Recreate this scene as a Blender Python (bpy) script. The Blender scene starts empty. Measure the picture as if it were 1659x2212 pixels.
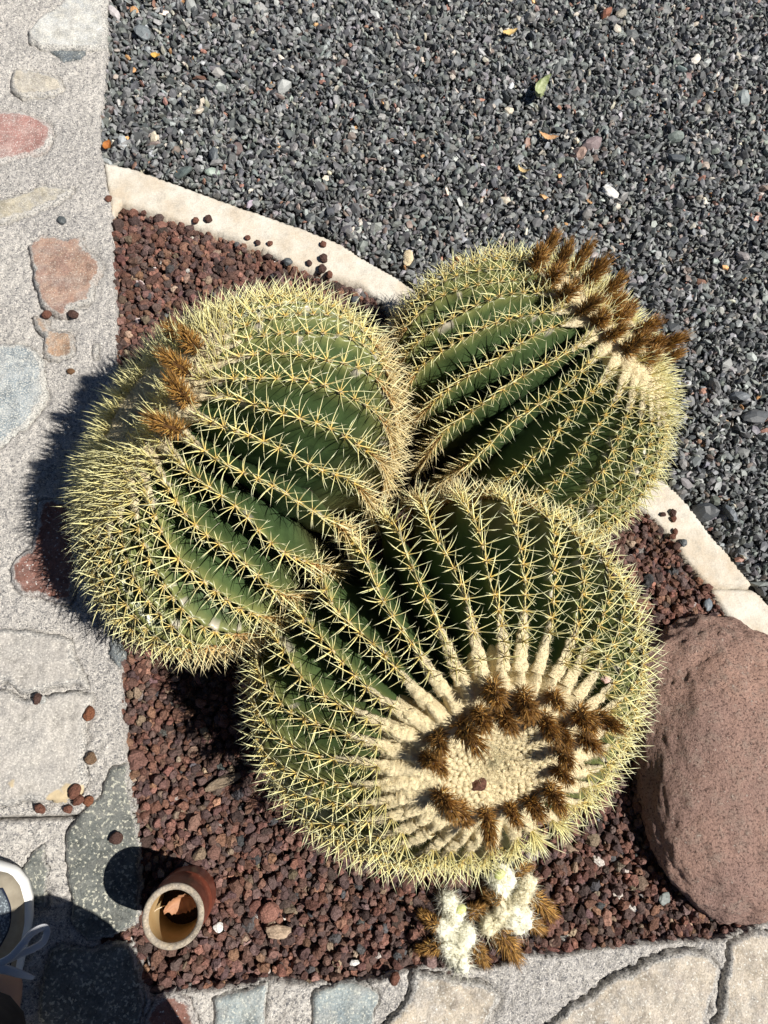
import bpy, bmesh, math, random
import numpy as np
from mathutils import Matrix, Vector
rng = np.random.default_rng(7)
random.seed(7)
PI = math.pi
SC = bpy.context.scene
COL = SC.collection

# ------------------------------------------------------------ camera
CAM_H = 1.35
PW, PH, PF = 1659.0, 2212.0, 26 / 36 * 2212.0          # photograph measured on a 1659 x 2212 sheet
def cam_rotation(nu, nv):
    n = np.array([nu - PW / 2, -(nv - PH / 2), -PF]); n /= np.linalg.norm(n)
    a = np.array([0, 0, -1.]); v = np.cross(a, n); c = a @ n
    K = np.array([[0, -v[2], v[1]], [v[2], 0, -v[0]], [-v[1], v[0], 0]])
    return np.eye(3) + K + K @ K / (1 + c)
CR = cam_rotation(632., 1615.)
EYE = np.array([0, 0, CAM_H])
cd = bpy.data.cameras.new('camera'); cam = bpy.data.objects.new('camera', cd); COL.objects.link(cam)
cd.sensor_fit = 'VERTICAL'; cd.sensor_height = 36; cd.sensor_width = 27; cd.lens = 26
cd.clip_start = 0.02; cd.clip_end = 400
cam.matrix_world = Matrix.Translation((0, 0, CAM_H)) @ Matrix(CR.T.tolist()).to_4x4()
SC.camera = cam

# ------------------------------------------------------------ light
SUN_EL, SUN_AZ = 0.98, -0.366                            # from the shadow of the pot and of the barrels
LDIR = np.array([math.cos(SUN_EL) * math.cos(SUN_AZ), math.cos(SUN_EL) * math.sin(SUN_AZ), math.sin(SUN_EL)])
w = bpy.data.worlds.new('World'); SC.world = w; w.use_nodes = True
nt = w.node_tree; bg = nt.nodes['Background']
sky = nt.nodes.new('ShaderNodeTexSky'); sky.sky_type = 'NISHITA'; sky.sun_disc = False
sky.altitude = 2200; sky.air_density = .65; sky.dust_density = .25; sky.sun_elevation = SUN_EL; sky.sun_rotation = PI / 2 - SUN_AZ
nt.links.new(sky.outputs[0], bg.inputs[0]); bg.inputs[1].default_value = 0.05
sl = bpy.data.lights.new('sun', 'SUN'); sl.energy = 5.0; sl.angle = math.radians(0.5); sl.color = (1, 0.955, 0.88)
so = bpy.data.objects.new('sun', sl); COL.objects.link(so)
so.rotation_euler = Vector(LDIR.tolist()).to_track_quat('Z', 'Y').to_euler()
SC.view_settings.view_transform = 'Standard'; SC.view_settings.look = 'None'
SC.view_settings.exposure = 0.45; SC.view_settings.gamma = 1; SC.view_settings.use_curve_mapping = False

# ------------------------------------------------------------ helpers
def at(u, v, z=0.0):
    """world point at height z seen at sheet position u, v"""
    d = np.array([(u - PW / 2) / PF, -(v - PH / 2) / PF, -1.0]) @ CR
    t = (z - CAM_H) / d[2]
    return EYE + d * t
def vn(P, s=0):
    """smooth 3D value noise, -1..1"""
    P = np.asarray(P, float); i = np.floor(P).astype(np.int64); f = P - i; f = f * f * (3 - 2 * f)
    def h(a, b, c):
        n = (a * 73856093) ^ (b * 19349663) ^ (c * 83492791) ^ (s * 2654435 + 977)
        n = (n ^ (n >> 13)) * 1274126177; n = n & 0x7fffffff; n = (n ^ (n >> 16)) * 668265263 & 0x7fffffff
        return (n & 0xffff) / 32767.5 - 1
    x, y, z = i[..., 0], i[..., 1], i[..., 2]; fx, fy, fz = f[..., 0], f[..., 1], f[..., 2]
    r = 0
    for dz in (0, 1):
        wz = fz if dz else 1 - fz
        for dy in (0, 1):
            wy = fy if dy else 1 - fy
            r = r + wz * wy * (h(x, y + dy, z + dz) * (1 - fx) + h(x + 1, y + dy, z + dz) * fx)
    return r
def fbm(P, s=0, o=4, g=.5):
    P = np.asarray(P, float); r = 0; a = 1
    for k in range(o): r = r + a * vn(P * 2.03 ** k, s + k * 17); a *= g
    return r
def new_mesh(name, V, F, mat, col=None, smooth=True):
    """mesh from numpy: V (n,3), F (m,k) one k or a list of such arrays; col (n,3) point colours"""
    Fs = F if isinstance(F, list) else [F]
    Fs = [f for f in Fs if len(f)]
    me = bpy.data.meshes.new(name)
    me.vertices.add(len(V)); me.vertices.foreach_set('co', np.asarray(V, np.float32).ravel())
    nl = sum(f.size for f in Fs); npoly = sum(len(f) for f in Fs)
    me.loops.add(nl); me.loops.foreach_set('vertex_index', np.concatenate([f.ravel() for f in Fs]).astype(np.int32))
    me.polygons.add(npoly)
    st = np.concatenate([np.full(len(f), f.shape[1]) for f in Fs]); ls = np.concatenate([[0], np.cumsum(st)[:-1]])
    me.polygons.foreach_set('loop_start', ls.astype(np.int32))
    me.polygons.foreach_set('use_smooth', np.full(npoly, smooth))
    me.update(calc_edges=True)
    if col is not None:
        at_ = me.attributes.new('Col', 'FLOAT_COLOR', 'POINT')
        c4 = np.ones((len(V), 4), np.float32); c4[:, :3] = col; at_.data.foreach_set('color', c4.ravel())
    if mat: me.materials.append(mat)
    return me
def link(me, name=None, parent=None, loc=None):
    o = bpy.data.objects.new(name or me.name, me); COL.objects.link(o)
    if parent: o.parent = parent
    if loc is not None: o.location = loc
    return o
def empty(name, loc, rot=None):
    o = bpy.data.objects.new(name, None); COL.objects.link(o); o.empty_display_size = .05
    o.location = loc
    if rot is not None: o.rotation_euler = rot
    return o
def tag(o, label=None, cat=None, group=None, kind=None):
    if label: o['label'] = label
    if cat: o['category'] = cat
    if group: o['group'] = group
    if kind: o['kind'] = kind
    return o
def ico(level):
    bm = bmesh.new(); bmesh.ops.create_icosphere(bm, subdivisions=level, radius=1)
    V = np.array([v.co[:] for v in bm.verts]); F = np.array([[v.index for v in f.verts] for f in bm.faces]); bm.free()
    return V, F
ICO1, ICO2, ICO3 = ico(1), ico(2), ico(3)
def rot_rand(n, flat=1.0):
    """random rotations (n,3,3); flat<1 keeps local z near world z"""
    q = rng.normal(size=(n, 4)); q[:, 1:3] *= flat; q /= np.linalg.norm(q, axis=1)[:, None]
    w_, x, y, z = q.T
    return np.stack([1-2*(y*y+z*z), 2*(x*y-z*w_), 2*(x*z+y*w_), 2*(x*y+z*w_), 1-2*(x*x+z*z), 2*(y*z-x*w_),
                     2*(x*z-y*w_), 2*(y*z+x*w_), 1-2*(x*x+y*y)], 1).reshape(-1, 3, 3)
def inside(P, poly):
    x, y = P[:, 0], P[:, 1]; r = np.zeros(len(P), bool); n = len(poly)
    for i in range(n):
        x1, y1 = poly[i][:2]; x2, y2 = poly[(i + 1) % n][:2]
        c = ((y1 > y) != (y2 > y)) & (x < (x2 - x1) * (y - y1) / (y2 - y1 + 1e-12) + x1)
        r ^= c
    return r
def sdist(P, poly):
    d = np.full(len(P), 1e9); n = len(poly)
    for i in range(n):
        a = np.array(poly[i][:2]); b = np.array(poly[(i + 1) % n][:2]); ab = b - a
        t = np.clip(((P - a) @ ab) / (ab @ ab + 1e-12), 0, 1)
        d = np.minimum(d, np.linalg.norm(P - a - t[:, None] * ab, axis=1))
    return np.where(inside(P, poly), d, -d)
def wobble(pts, amp, seed, step=.012):
    """resample a closed world outline and roughen it"""
    out = []
    n = len(pts)
    for i in range(n):
        a, b = pts[i], pts[(i + 1) % n]; k = max(1, int(np.linalg.norm(b - a) / step))
        for j in range(k): out.append(a + (b - a) * j / k)
    out = np.array(out)
    out = (out * 2 + np.roll(out, 1, 0) * .5 + np.roll(out, -1, 0) * .5) / 3
    q = np.c_[out * 45, np.zeros(len(out))]
    return out + amp * np.stack([fbm(q, seed), fbm(q, seed + 5)], 1)

# ------------------------------------------------------------ materials
class NT:
    def __init__(s, name):
        s.m = bpy.data.materials.new(name); s.m.use_nodes = True; s.t = s.m.node_tree; s.N = s.t.nodes; s.b = s.N['Principled BSDF']
        s.co = s.N.new('ShaderNodeTexCoord').outputs['Object']
    def put(s, sock, v):
        if hasattr(v, 'is_linked') or hasattr(v, 'links'): s.t.links.new(v, sock)
        else: sock.default_value = v if not (isinstance(v, tuple) and len(v) == 3 and sock.type == 'RGBA') else (*v, 1)
    def noise(s, scale, detail=4, rough=.6, vec=None, stretch=None):
        n = s.N.new('ShaderNodeTexNoise'); n.inputs['Scale'].default_value = scale; n.inputs['Detail'].default_value = detail; n.inputs['Roughness'].default_value = rough
        v = vec or s.co
        if stretch:
            mp = s.N.new('ShaderNodeMapping'); s.put(mp.inputs[0], v); mp.inputs['Scale'].default_value = stretch; v = mp.outputs[0]
        s.put(n.inputs['Vector'], v); return n.outputs[0]
    def voro(s, scale, out='Distance', rnd=1):
        n = s.N.new('ShaderNodeTexVoronoi'); n.inputs['Scale'].default_value = scale; s.put(n.inputs['Vector'], s.co); return n.outputs[out]
    def ramp(s, f, stops):
        n = s.N.new('ShaderNodeValToRGB'); s.put(n.inputs[0], f); e = n.color_ramp.elements
        while len(e) < len(stops): e.new(.5)
        for i, (p, c) in enumerate(stops): e[i].position = p; e[i].color = (*c, 1) if isinstance(c, tuple) else (c, c, c, 1)
        return n.outputs[0]
    def mix(s, f, a, b, mode='MIX'):
        n = s.N.new('ShaderNodeMix'); n.data_type = 'RGBA'; n.blend_type = mode
        s.put(n.inputs[0], f); s.put(n.inputs[6], a); s.put(n.inputs[7], b); return n.outputs[2]
    def mth(s, op, a, b=0.):
        n = s.N.new('ShaderNodeMath'); n.operation = op; s.put(n.inputs[0], a); s.put(n.inputs[1], b); return n.outputs[0]
    def attr(s, name='Col'):
        n = s.N.new('ShaderNodeAttribute'); n.attribute_name = name; return n.outputs['Color']
    def bump(s, h, strength=.5, dist=.002, prev=None):
        n = s.N.new('ShaderNodeBump'); n.inputs['Strength'].default_value = strength; n.inputs['Distance'].default_value = dist
        s.put(n.inputs['Height'], h)
        if prev: s.put(n.inputs['Normal'], prev)
        return n.outputs[0]
    def done(s, col, rough=.8, normal=None, spec=.3, **kw):
        s.put(s.b.inputs['Base Color'], col); s.put(s.b.inputs['Roughness'], rough); s.put(s.b.inputs['Specular IOR Level'], spec)
        if normal: s.put(s.b.inputs['Normal'], normal)
        for k, v in kw.items(): s.put(s.b.inputs[k.replace('_', ' ')], v)
        return s.m
def m_attr(name, rough=.8, spec=.3, nscale=300, lo=.6, hi=1.35, bump=.5, bdist=.001, **kw):
    n = NT(name); c = n.attr(); f = n.noise(nscale, 5, .65)
    c = n.mix(1., c, n.ramp(f, [(.3, lo), (.7, hi)]), 'MULTIPLY')
    return n.done(c, rough, n.bump(f, bump, bdist), spec, **kw)

def m_stone(name, a, b, c, scale=12, speck=.0, sc=(.8, .8, .8), sscale=420, bump=.6, dist=.002, rough=.85, spec=.25, stretch=None, blot=None, grain=(.62, 1.3), smear=.0):
    n = NT(name)
    f1 = n.noise(scale, 6, .62, stretch=stretch); f2 = n.noise(scale * 4.3, 6, .7); f3 = n.noise(330, 4, .7)
    col = n.mix(n.ramp(f1, [(.38, 0.), (.62, 1.)]), a, b)
    col = n.mix(n.ramp(f2, [(.45, 0.), (.68, 1.)]), col, c)
    col = n.mix(1., col, n.ramp(f3, [(.3, grain[0]), (.7, grain[1])]), 'MULTIPLY')
    dk = n.noise(26, 6, .72); col = n.mix(1., col, n.ramp(dk, [(.34, .62), (.52, 1.06)]), 'MULTIPLY')
    if smear:
        g = n.mth('ADD', n.ramp(n.noise(17, 7, .68), [(.47, 0.), (.60, smear)]), n.ramp(n.mth('SUBTRACT', n.noise(60, 5, .7), n.attr()), [(-.0, 0.), (.16, .8)])); g = n.mth('MINIMUM', g, 1.); col = n.mix(g, col, n.mix(n.ramp(n.noise(300, 3, .7), [(.4, 0.), (.56, 1.)]), (.15, .15, .15), (.47, .45, .42)))
    if speck:
        g = n.noise(sscale, 3, .6); col = n.mix(n.ramp(g, [(.62 - speck * .12, 0.), (.70 - speck * .12, 1.)]), col, sc)
    if blot:
        g = n.noise(blot[1], 3, .55); col = n.mix(n.ramp(g, [(blot[2], 0.), (blot[2] + .03, 1.)]), col, blot[0])
    nm = n.bump(f2, bump, dist * 2.5); nm = n.bump(f3, bump, dist, nm)
    return n.done(col, rough, nm, spec)

# mortar: sandy cement with dark and pale grains and pits
n = NT('mortar')
f0 = n.noise(3.1, 3, .6); f1 = n.noise(14, 6, .65); f2 = n.noise(175, 5, .8); f3 = n.noise(380, 3, .7); vo = n.voro(150)
c = n.mix(n.ramp(f1, [(.38, 0.), (.62, 1.)]), (.62, .585, .54), (.42, .40, .375))
c = n.mix(n.ramp(f0, [(.46, 0.), (.62, .55)]), c, (.36, .345, .34))
c = n.mix(n.ramp(f2, [(.40, 1.), (.53, 0.)]), c, (.15, .15, .16))
c = n.mix(n.ramp(f3, [(.50, 0.), (.62, 1.)]), c, (.78, .74, .68))
c = n.mix(n.ramp(vo, [(.10, .6), (.22, 0.)]), c, (.14, .13, .13))
M_MORTAR = n.done(c, .95, n.bump(f3, .8, .002, n.bump(f2, .9, .005)), .15)
n = NT('kerb_limestone')
f1 = n.noise(11, 6, .65); f2 = n.noise(48, 6, .75); f3 = n.noise(320, 3, .7)
c = n.mix(n.ramp(f1, [(.40, 0.), (.62, 1.)]), (.62, .58, .505), (.52, .44, .34))
c = n.mix(n.ramp(f2, [(.5, 0.), (.72, .7)]), c, (.37, .34, .29))
c = n.mix(1., c, n.ramp(f3, [(.3, .86), (.7, 1.1)]), 'MULTIPLY')
M_KERB = n.done(c, .85, n.bump(f3, .4, .001, n.bump(f2, .6, .004)), .25)
M_SLATE = m_attr('slate_chip', .55, .5, 260, .75, 1.25, .35, .0008)
M_LAVA = m_attr('lava_gravel', .95, .1, 380, .35, 1.45, 1., .0022)
n = NT('soil'); M_SOIL = n.done(n.ramp(n.noise(90, 5, .7), [(.3, (.012, .009, .008)), (.7, (.05, .035, .03))]), .95, n.bump(n.noise(120, 5), 1, .01), .1)
n = NT('far_gravel'); g = n.voro(95, 'Color')
M_FAR = n.done(n.ramp(g, [(.2, .02), (.5, .07), (.8, .16)]), .8, n.bump(n.voro(95), 1, .01), .3)
n = NT('cactus_skin'); c = n.attr(); f = n.noise(35, 5, .6); f2 = n.noise(260, 3, .6)
c = n.mix(1., c, n.ramp(f, [(.3, .78), (.7, 1.22)]), 'MULTIPLY')
M_SKIN = n.done(c, .36, n.bump(f2, .12, .0006, n.bump(f, .25, .003)), .5)
M_SPINE = m_attr('cactus_spine', .42, .5, 200, .85, 1.12, .1, .0003, Transmission_Weight=0.0)
n = NT('cactus_wool'); c = n.attr(); f = n.noise(240, 5, .75); f2 = n.noise(900, 2, .6)
c = n.mix(1., c, n.ramp(f, [(.3, .78), (.65, 1.1)]), 'MULTIPLY')
M_WOOL = n.done(c, .95, n.bump(f2, .7, .0015, n.bump(f, .9, .004)), .08)
M_BRISTLE = m_attr('dry_bristle', .5, .35, 150, .8, 1.2, .1, .0003)
# ------------------------------------------------------------ ground, path, kerb
gp = 60.
me = new_mesh('ground', np.array([[-gp, -gp, -.03], [gp, -gp, -.03], [gp, gp, -.03], [-gp, gp, -.03]]), np.array([[0, 1, 2, 3]]), M_FAR)
tag(link(me), kind='structure')
def height_patch(name, poly, zt, zb, res, edge, amp, freq, mat, seed=0, parent=None, chip=0., dome=0., grid=1.0, extra=None, zlow=None):
    """closed sheet: raised to zt inside the world outline poly, falling to zb at its rim"""
    poly = np.asarray(poly); lo = poly.min(0) - res * 2; hi = poly.max(0) + res * 2
    nx = int((hi[0] - lo[0]) / res) + 1; ny = int((hi[1] - lo[1]) / res) + 1
    X, Y = np.meshgrid(lo[0] + np.arange(nx) * res, lo[1] + np.arange(ny) * res, indexing='ij')
    P = np.stack([X.ravel(), Y.ravel()], 1)
    P = P + rng.uniform(-.22, .22, P.shape) * res
    d = sdist(P, poly)
    # pull rim vertices onto the outline
    Q = np.c_[P, np.zeros(len(P))]
    s = np.clip(d / edge, 0, 1); s = s * s * (3 - 2 * s)
    nz = fbm(Q * freq, seed, 5, .55)
    z = zb + (zt - zb) * s + amp * nz * s
    if dome: z += dome * np.clip(d / .06, 0, 1) * s
    if chip: z -= chip * np.clip(vn(Q * freq * .35, seed + 9) - .25, 0, 1) * s
    if extra is not None: z = z + extra(P, d) * s
    idx = np.arange(nx * ny).reshape(nx, ny)
    F = np.stack([idx[:-1, :-1], idx[1:, :-1], idx[1:, 1:], idx[:-1, 1:]], -1).reshape(-1, 4)
    keep = (d[F] > -res * .7).all(1); F = F[keep]
    used, inv = np.unique(F.ravel(), return_inverse=True); F = inv.reshape(F.shape)
    V = np.c_[P, z][used]
    # skirt so that the piece has thickness
    e = np.concatenate([F[:, [0, 1]], F[:, [1, 2]], F[:, [2, 3]], F[:, [3, 0]]])
    key = {}
    for a, b in e.tolist():
        if (b, a) in key: del key[(b, a)]
        else: key[(a, b)] = 1
    E = np.array(list(key)); rv, ri = np.unique(E.ravel(), return_inverse=True); ri = ri.reshape(E.shape)
    W = V[rv].copy(); W[:, 2] = (zb if zlow is None else zlow) - .012
    nV = len(V); SK = np.stack([E[:, 1], E[:, 0], nV + ri[:, 0], nV + ri[:, 1]], 1)
    du = np.clip(d[used] / (.008 if 'green' in mat.name or 'bluish' in mat.name else .022), 0, 1); du = np.r_[du, np.zeros(len(W))]
    return link(new_mesh(name, np.r_[V, W], [F, SK], mat, np.repeat(du[:, None], 3, 1)), name, parent)
PATH_Z = .022
right_edge = [(228, -300), (229, -40), (231, 100), (224, 200), (214, 270), (222, 340), (243, 440), (243, 560), (250, 640), (254, 740), (262, 900), (262, 1300), (262, 1430), (268, 1530), (277, 1640),
              (298, 1800), (302, 1870), (303, 1990), (240, 2020), (210, 2040), (290, 2035), (306, 2110), (330, 2150), (388, 2138), (470, 2132), (580, 2113), (663, 2121), (805, 2115), (884, 2092), (960, 2086), (1053, 2089),
              (1125, 2058), (1228, 2058), (1320, 2043), (1413, 2032), (1551, 2027), (1640, 1992), (1760, 1975), (2200, 1990), (2300, 2800), (-900, 2800), (-900, -300)]
PATH = np.array([at(u, v, PATH_Z)[:2] for u, v in right_edge])
PATHW = wobble(PATH, .0022, 3)
pave = empty('stone_path', (0, 0, 0)); tag(pave, kind='structure')
# fine sheet in and near the picture, a coarse one beyond
near = np.array([at(-130, -120, PATH_Z)[:2], at(-130, 2330, PATH_Z)[:2], at(1800, 2330, PATH_Z)[:2], at(1800, -120, PATH_Z)[:2]])
STONES = []   # (label, outline, material, height, seed)
def z1(p): return [(x / 2.88, y / 2.88) for x, y in p]
def z2(p): return [(x / 2.88, (y + 1659) / 2.88) for x, y in p]
def z3(p): return [(x / 2.88, (y + 3318) / 2.88) for x, y in p]
def z4(p): return [(x / 2.88, (y + 4811) / 2.88) for x, y in p]
def z6(p): return [((500 + x / 1.3825) / 1.736, (3400 + y / 1.3825) / 1.736) for x, y in p]
def z8(p): return [((1400 + x / 1.121) / 1.736, (3100 + y / 1.121) / 1.736) for x, y in p]
S_LIGHT = m_stone('pale_grey_stone', (.40, .41, .41), (.54, .54, .52), (.60, .58, .52), 8, .6, (.7, .68, .6), smear=0.7)
S_DARKSL = m_stone('dark_slate', (.10, .12, .14), (.16, .18, .19), (.22, .23, .22), 14, .4, (.5, .5, .45))
S_BEIGE = m_stone('beige_stone', (.42, .375, .31), (.50, .455, .38), (.56, .51, .43), 12, .3, (.68, .63, .5), smear=0.5)
S_PINK = m_stone('pink_stone', (.30, .165, .145), (.36, .20, .175), (.42, .29, .26), 9, .4, (.66, .6, .56), smear=0.3)
S_TAN = m_stone('tan_grey_stone', (.38, .34, .26), (.48, .43, .33), (.36, .34, .30), 10, .3, (.66, .62, .52), smear=0.7)
S_BROWN = m_stone('pinkish_brown_stone', (.34, .215, .16), (.30, .19, .155), (.42, .29, .22), 11, .2, (.66, .6, .52), bump=.9, smear=0.35)
S_ORANGE = m_stone('orange_tan_stone', (.44, .28, .18), (.50, .34, .23), (.36, .29, .24), 22, .3, (.64, .6, .5), bump=.9, smear=0.4)
S_BLUE = m_stone('blue_grey_stone', (.21, .245, .27), (.29, .325, .345), (.42, .44, .44), 9, .8, (.58, .58, .53), stretch=(1, 2.2, 1), smear=0.5)
S_RED = m_stone('red_brown_stone', (.17, .075, .055), (.23, .11, .085), (.27, .15, .125), 14, .1, (.7, .68, .64), 200, smear=0.12)
S_GREY = m_stone('mottled_grey_stone', (.41, .385, .355), (.49, .46, .42), (.29, .275, .26), 6, .35, (.62, .59, .53), 300, blot=((.52, .42, .27), 13, .62), smear=0.4)
S_GREEN = m_stone('green_black_slate', (.115, .125, .118), (.155, .165, .155), (.21, .215, .195), 16, .55, (.52, .51, .42), 190, blot=((.60, .58, .49), 75, .68), bump=.8, smear=0.16)
S_BLUE2 = m_stone('bluish_slate', (.22, .26, .275), (.29, .33, .335), (.37, .40, .38), 16, .5, (.55, .56, .5), 260, smear=0.4)
S_CREAM = m_stone('cream_brown_stone', (.47, .40, .31), (.54, .48, .40), (.40, .35, .30), 9, .3, (.68, .66, .6), 250, bump=.9, smear=0.5)
STONES += [
 ('pale grey stone', z1([(180, 180), (250, 90), (350, 30), (480, -120), (660, -120), (658, 288), (560, 298), (450, 300), (350, 300), (250, 285), (170, 240)]), S_LIGHT, .004),
 ('dark slate sliver', z1([(300, 305), (420, 312), (545, 306), (500, 350), (400, 385), (350, 345)]), S_DARKSL, .002),
 ('beige rounded stone', z1([(90, 410), (250, 425), (380, 490), (395, 560), (330, 575), (250, 590), (130, 605), (70, 560), (60, 470)]), S_BEIGE, .004),
 ('pink stone', z1([(-260, 760), (-100, 670), (120, 680), (250, 730), (330, 785), (330, 860), (290, 920), (140, 985), (-60, 1010), (-240, 960)]), S_PINK, .004),
 ('tan stone with greyish edges', z1([(-150, 1230), (0, 1215), (140, 1200), (220, 1140), (460, 1155), (440, 1210), (330, 1280), (180, 1330), (0, 1380), (-160, 1370)]), S_TAN, .003),
 ('pinkish brown stone', z1([(160, 1520), (260, 1440), (400, 1475), (500, 1450), (545, 1550), (620, 1600), (628, 1690), (600, 1770), (570, 1870), (450, 1910), (430, 1960), (370, 1985), (290, 1930), (240, 1890), (215, 1790), (190, 1690), (180, 1600)]), S_BROWN, .007),
 ('small orange stone', z2([(190, 300), (290, 315), (305, 380), (440, 412), (475, 455), (460, 560), (370, 590), (270, 565), (262, 430), (210, 375)]), S_ORANGE, .004),
 ('tiny orange stone', z2([(560, 480), (605, 478), (615, 560), (575, 565)]), S_ORANGE, .003),
 ('large blue-grey stone', z2([(-260, 500), (0, 468), (150, 478), (250, 555), (292, 700), (275, 850), (170, 985), (0, 1110), (-240, 1120)]), S_BLUE, .004),
 ('red-brown stone', z3([(240, -220), (470, -210), (500, 180), (440, 440), (330, 425), (240, 410), (110, 370), (60, 295), (62, 185), (115, 115), (205, 85)]), S_RED, .004),
 ('cracked grey stone with orange lichen', z3([(-330, 600), (0, 590), (270, 610), (430, 645), (462, 760), (525, 875), (555, 975), (440, 945), (330, 960), (190, 1000), (100, 990), (25, 940), (-330, 960)]), S_GREY, .008),
 ('large flat grey stone', z3([(-330, 985), (20, 965), (90, 1015), (190, 1025), (330, 985), (440, 970), (555, 1000), (540, 1140), (524, 1400), (543, 1530), (510, 1640), (430, 1668), (330, 1672), (180, 1672), (0, 1690), (-330, 1700)]), S_GREY, .008),
 ('green-black slate slab', z3([(672, 1470), (778, 1430), (798, 1540), (808, 1660), (850, 1800), (872, 1930), (860, 2420), (670, 2522), (540, 2560), (450, 2440), (440, 2300), (402, 2050), (412, 1840), (520, 1690), (605, 1640)]), S_GREEN, .006),
 ('small slate stone', z4([(282, 430), (192, 480), (150, 560), (98, 640), (128, 760), (200, 830), (285, 850), (272, 700), (292, 600), (272, 500)]), S_GREEN, .004),
 ('dark slate slab', z4([(540, 1110), (780, 1058), (832, 1130), (852, 1210), (880, 1310), (902, 1450), (850, 1640), (600, 1800), (300, 1800), (230, 1500), (250, 1300), (300, 1090), (430, 1060)]), S_GREEN, .006),
 ('narrow dark slate chip', z3([(690, 605), (765, 690), (770, 760), (752, 835), (732, 848), (682, 772), (676, 665)]), S_DARKSL, .004),
 ('bluish slate with angular edge', z6([(402, 470), (480, 450), (560, 435), (700, 402), (694, 500), (682, 600), (660, 760), (400, 760), (420, 600)]), S_BLUE2, .006),
 ('speckled bluish slate', z6([(930, 430), (1000, 412), (1100, 384), (1225, 400), (1280, 460), (1252, 560), (1250, 640), (1240, 780), (910, 780), (922, 600)]), S_BLUE2, .006),
 ('cream stone with broken corner', z8([(160, 606), (300, 622), (360, 640), (450, 640), (520, 690), (542, 730), (500, 810), (440, 960), (120, 960), (30, 850), (150, 720)]), S_CREAM, .009),
 ('broad cream stone', z8([(1000, 640), (1150, 570), (1300, 512), (1420, 540), (1472, 590), (1452, 680), (1400, 830), (1370, 960), (700, 960), (740, 840), (850, 740)]), S_CREAM, .009),
 ('greyish cream stone', z8([(1500, 480), (1640, 432), (1780, 450), (1900, 600), (1850, 960), (1430, 960), (1450, 800), (1478, 680)]), S_CREAM, .008),
 ('purplish stone', z6([(90, 490), (200, 425), (300, 500), (342, 600), (330, 720), (60, 720), (60, 620)]), S_RED, .005),
]
polys = []
for i, (lab, ol, mt, h) in enumerate(STONES):
    zt = PATH_Z + h
    pw = wobble(np.array([at(u, v, zt)[:2] for u, v in ol]), .0034, 20 + i, .006); polys.append(pw)
def sunk(P, d):                                              # joints: mortar dips beside the stones and is hollow beneath them
    r = np.zeros(len(P))
    for pw in polys:
        lo = pw.min(0) - .03; hi = pw.max(0) + .03
        k = ((P > lo) & (P < hi)).all(1)
        if not k.any(): continue
        dd = sdist(P[k], pw)
        g = np.where(dd > 0, -.008, -.0065 * np.exp(-(dd / .006) ** 2) * (fbm(np.c_[P[k] * 18, np.zeros(k.sum())], 44) > -.1))
        r[k] = np.minimum(r[k], g)
    return r
def clip(poly, keepfn, *_): return poly
def clip_box(poly, lo, hi):
    def cut(p, ax, val, sgn):
        out = []
        for i in range(len(p)):
            a, b = p[i], p[(i + 1) % len(p)]; ia = sgn * (a[ax] - val) >= 0; ib = sgn * (b[ax] - val) >= 0
            if ia: out.append(a)
            if ia != ib: t = (val - a[ax]) / (b[ax] - a[ax]); out.append(a + (b - a) * t)
        return out
    p = list(poly)
    for ax in (0, 1): p = cut(p, ax, lo[ax], 1); p = cut(p, ax, hi[ax], -1)
    return np.array(p)
lo, hi = near.min(0), near.max(0)
ex = lambda P, d: sunk(P, d) + .0025 * fbm(np.c_[P * 14, np.zeros(len(P))], 8)
xs = at(330, 1100, PATH_Z)[0] + .0; ys = at(300, 1760, PATH_Z)[1]
height_patch('mortar', clip_box(PATHW, (lo[0], ys), (hi[0], hi[1])), PATH_Z, .0, .0036, .005, .0028, 120, M_MORTAR, 5, pave, extra=ex, zlow=-.02)
height_patch('mortar', clip_box(PATHW, (lo[0], lo[1]), (hi[0], ys)), PATH_Z, .0, .0036, .005, .0028, 120, M_MORTAR, 5, pave, extra=ex, zlow=-.02)
for (bl, bh) in (((-9, -9), (lo[0], 9)), ((lo[0], -9), (9, lo[1])), ((lo[0], hi[1]), (9, 9))):
    pc = clip_box(PATH, bl, bh)
    if len(pc) > 2: height_patch('mortar', pc, PATH_Z, 0., .05, .02, .001, 90, M_MORTAR, 5, pave, zlow=-.02)
for i, (lab, ol, mt, h) in enumerate(STONES):
    o = height_patch('paving_stone', polys[i], PATH_Z + h, PATH_Z - .003, .0036, .0055, .0010 if mt not in (S_CREAM, S_GREY, S_BROWN) else .0016, 60, mt, 60 + i, pave, chip=.004 if mt in (S_CREAM, S_GREY, S_BROWN, S_GREEN) else .002)
    o['label'] = lab
# kerb
KZ = .016
k_out = [(218, 345), (280, 357), (351, 383), (434, 413), (500, 437), (600, 471), (700, 507), (740, 524), (784, 553), (854, 592), (1000, 690), (1150, 812), (1300, 930), (1456, 1052), (1487, 1083), (1522, 1128), (1543, 1159), (1572, 1187), (1598, 1222), (1636, 1270), (1675, 1318), (1760, 1420), (1860, 1540)]
k_in = [(238, 470), (257, 437), (312, 455), (382, 479), (451, 500), (576, 546), (645, 581), (729, 602), (777, 619), (815, 650), (960, 768), (1110, 890), (1260, 1010), (1409, 1121), (1451, 1166), (1470, 1199), (1500, 1235), (1525, 1267), (1553, 1307), (1569, 1333), (1612, 1390), (1690, 1485), (1780, 1600)]
cuts = [(0, 0, 10, 10), (10, 10, 19, 17), (19, 17, 22, 22)]
KPOLY = []
kerb = empty('garden_kerb', (0, 0, 0)); tag(kerb, kind='structure')
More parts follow.
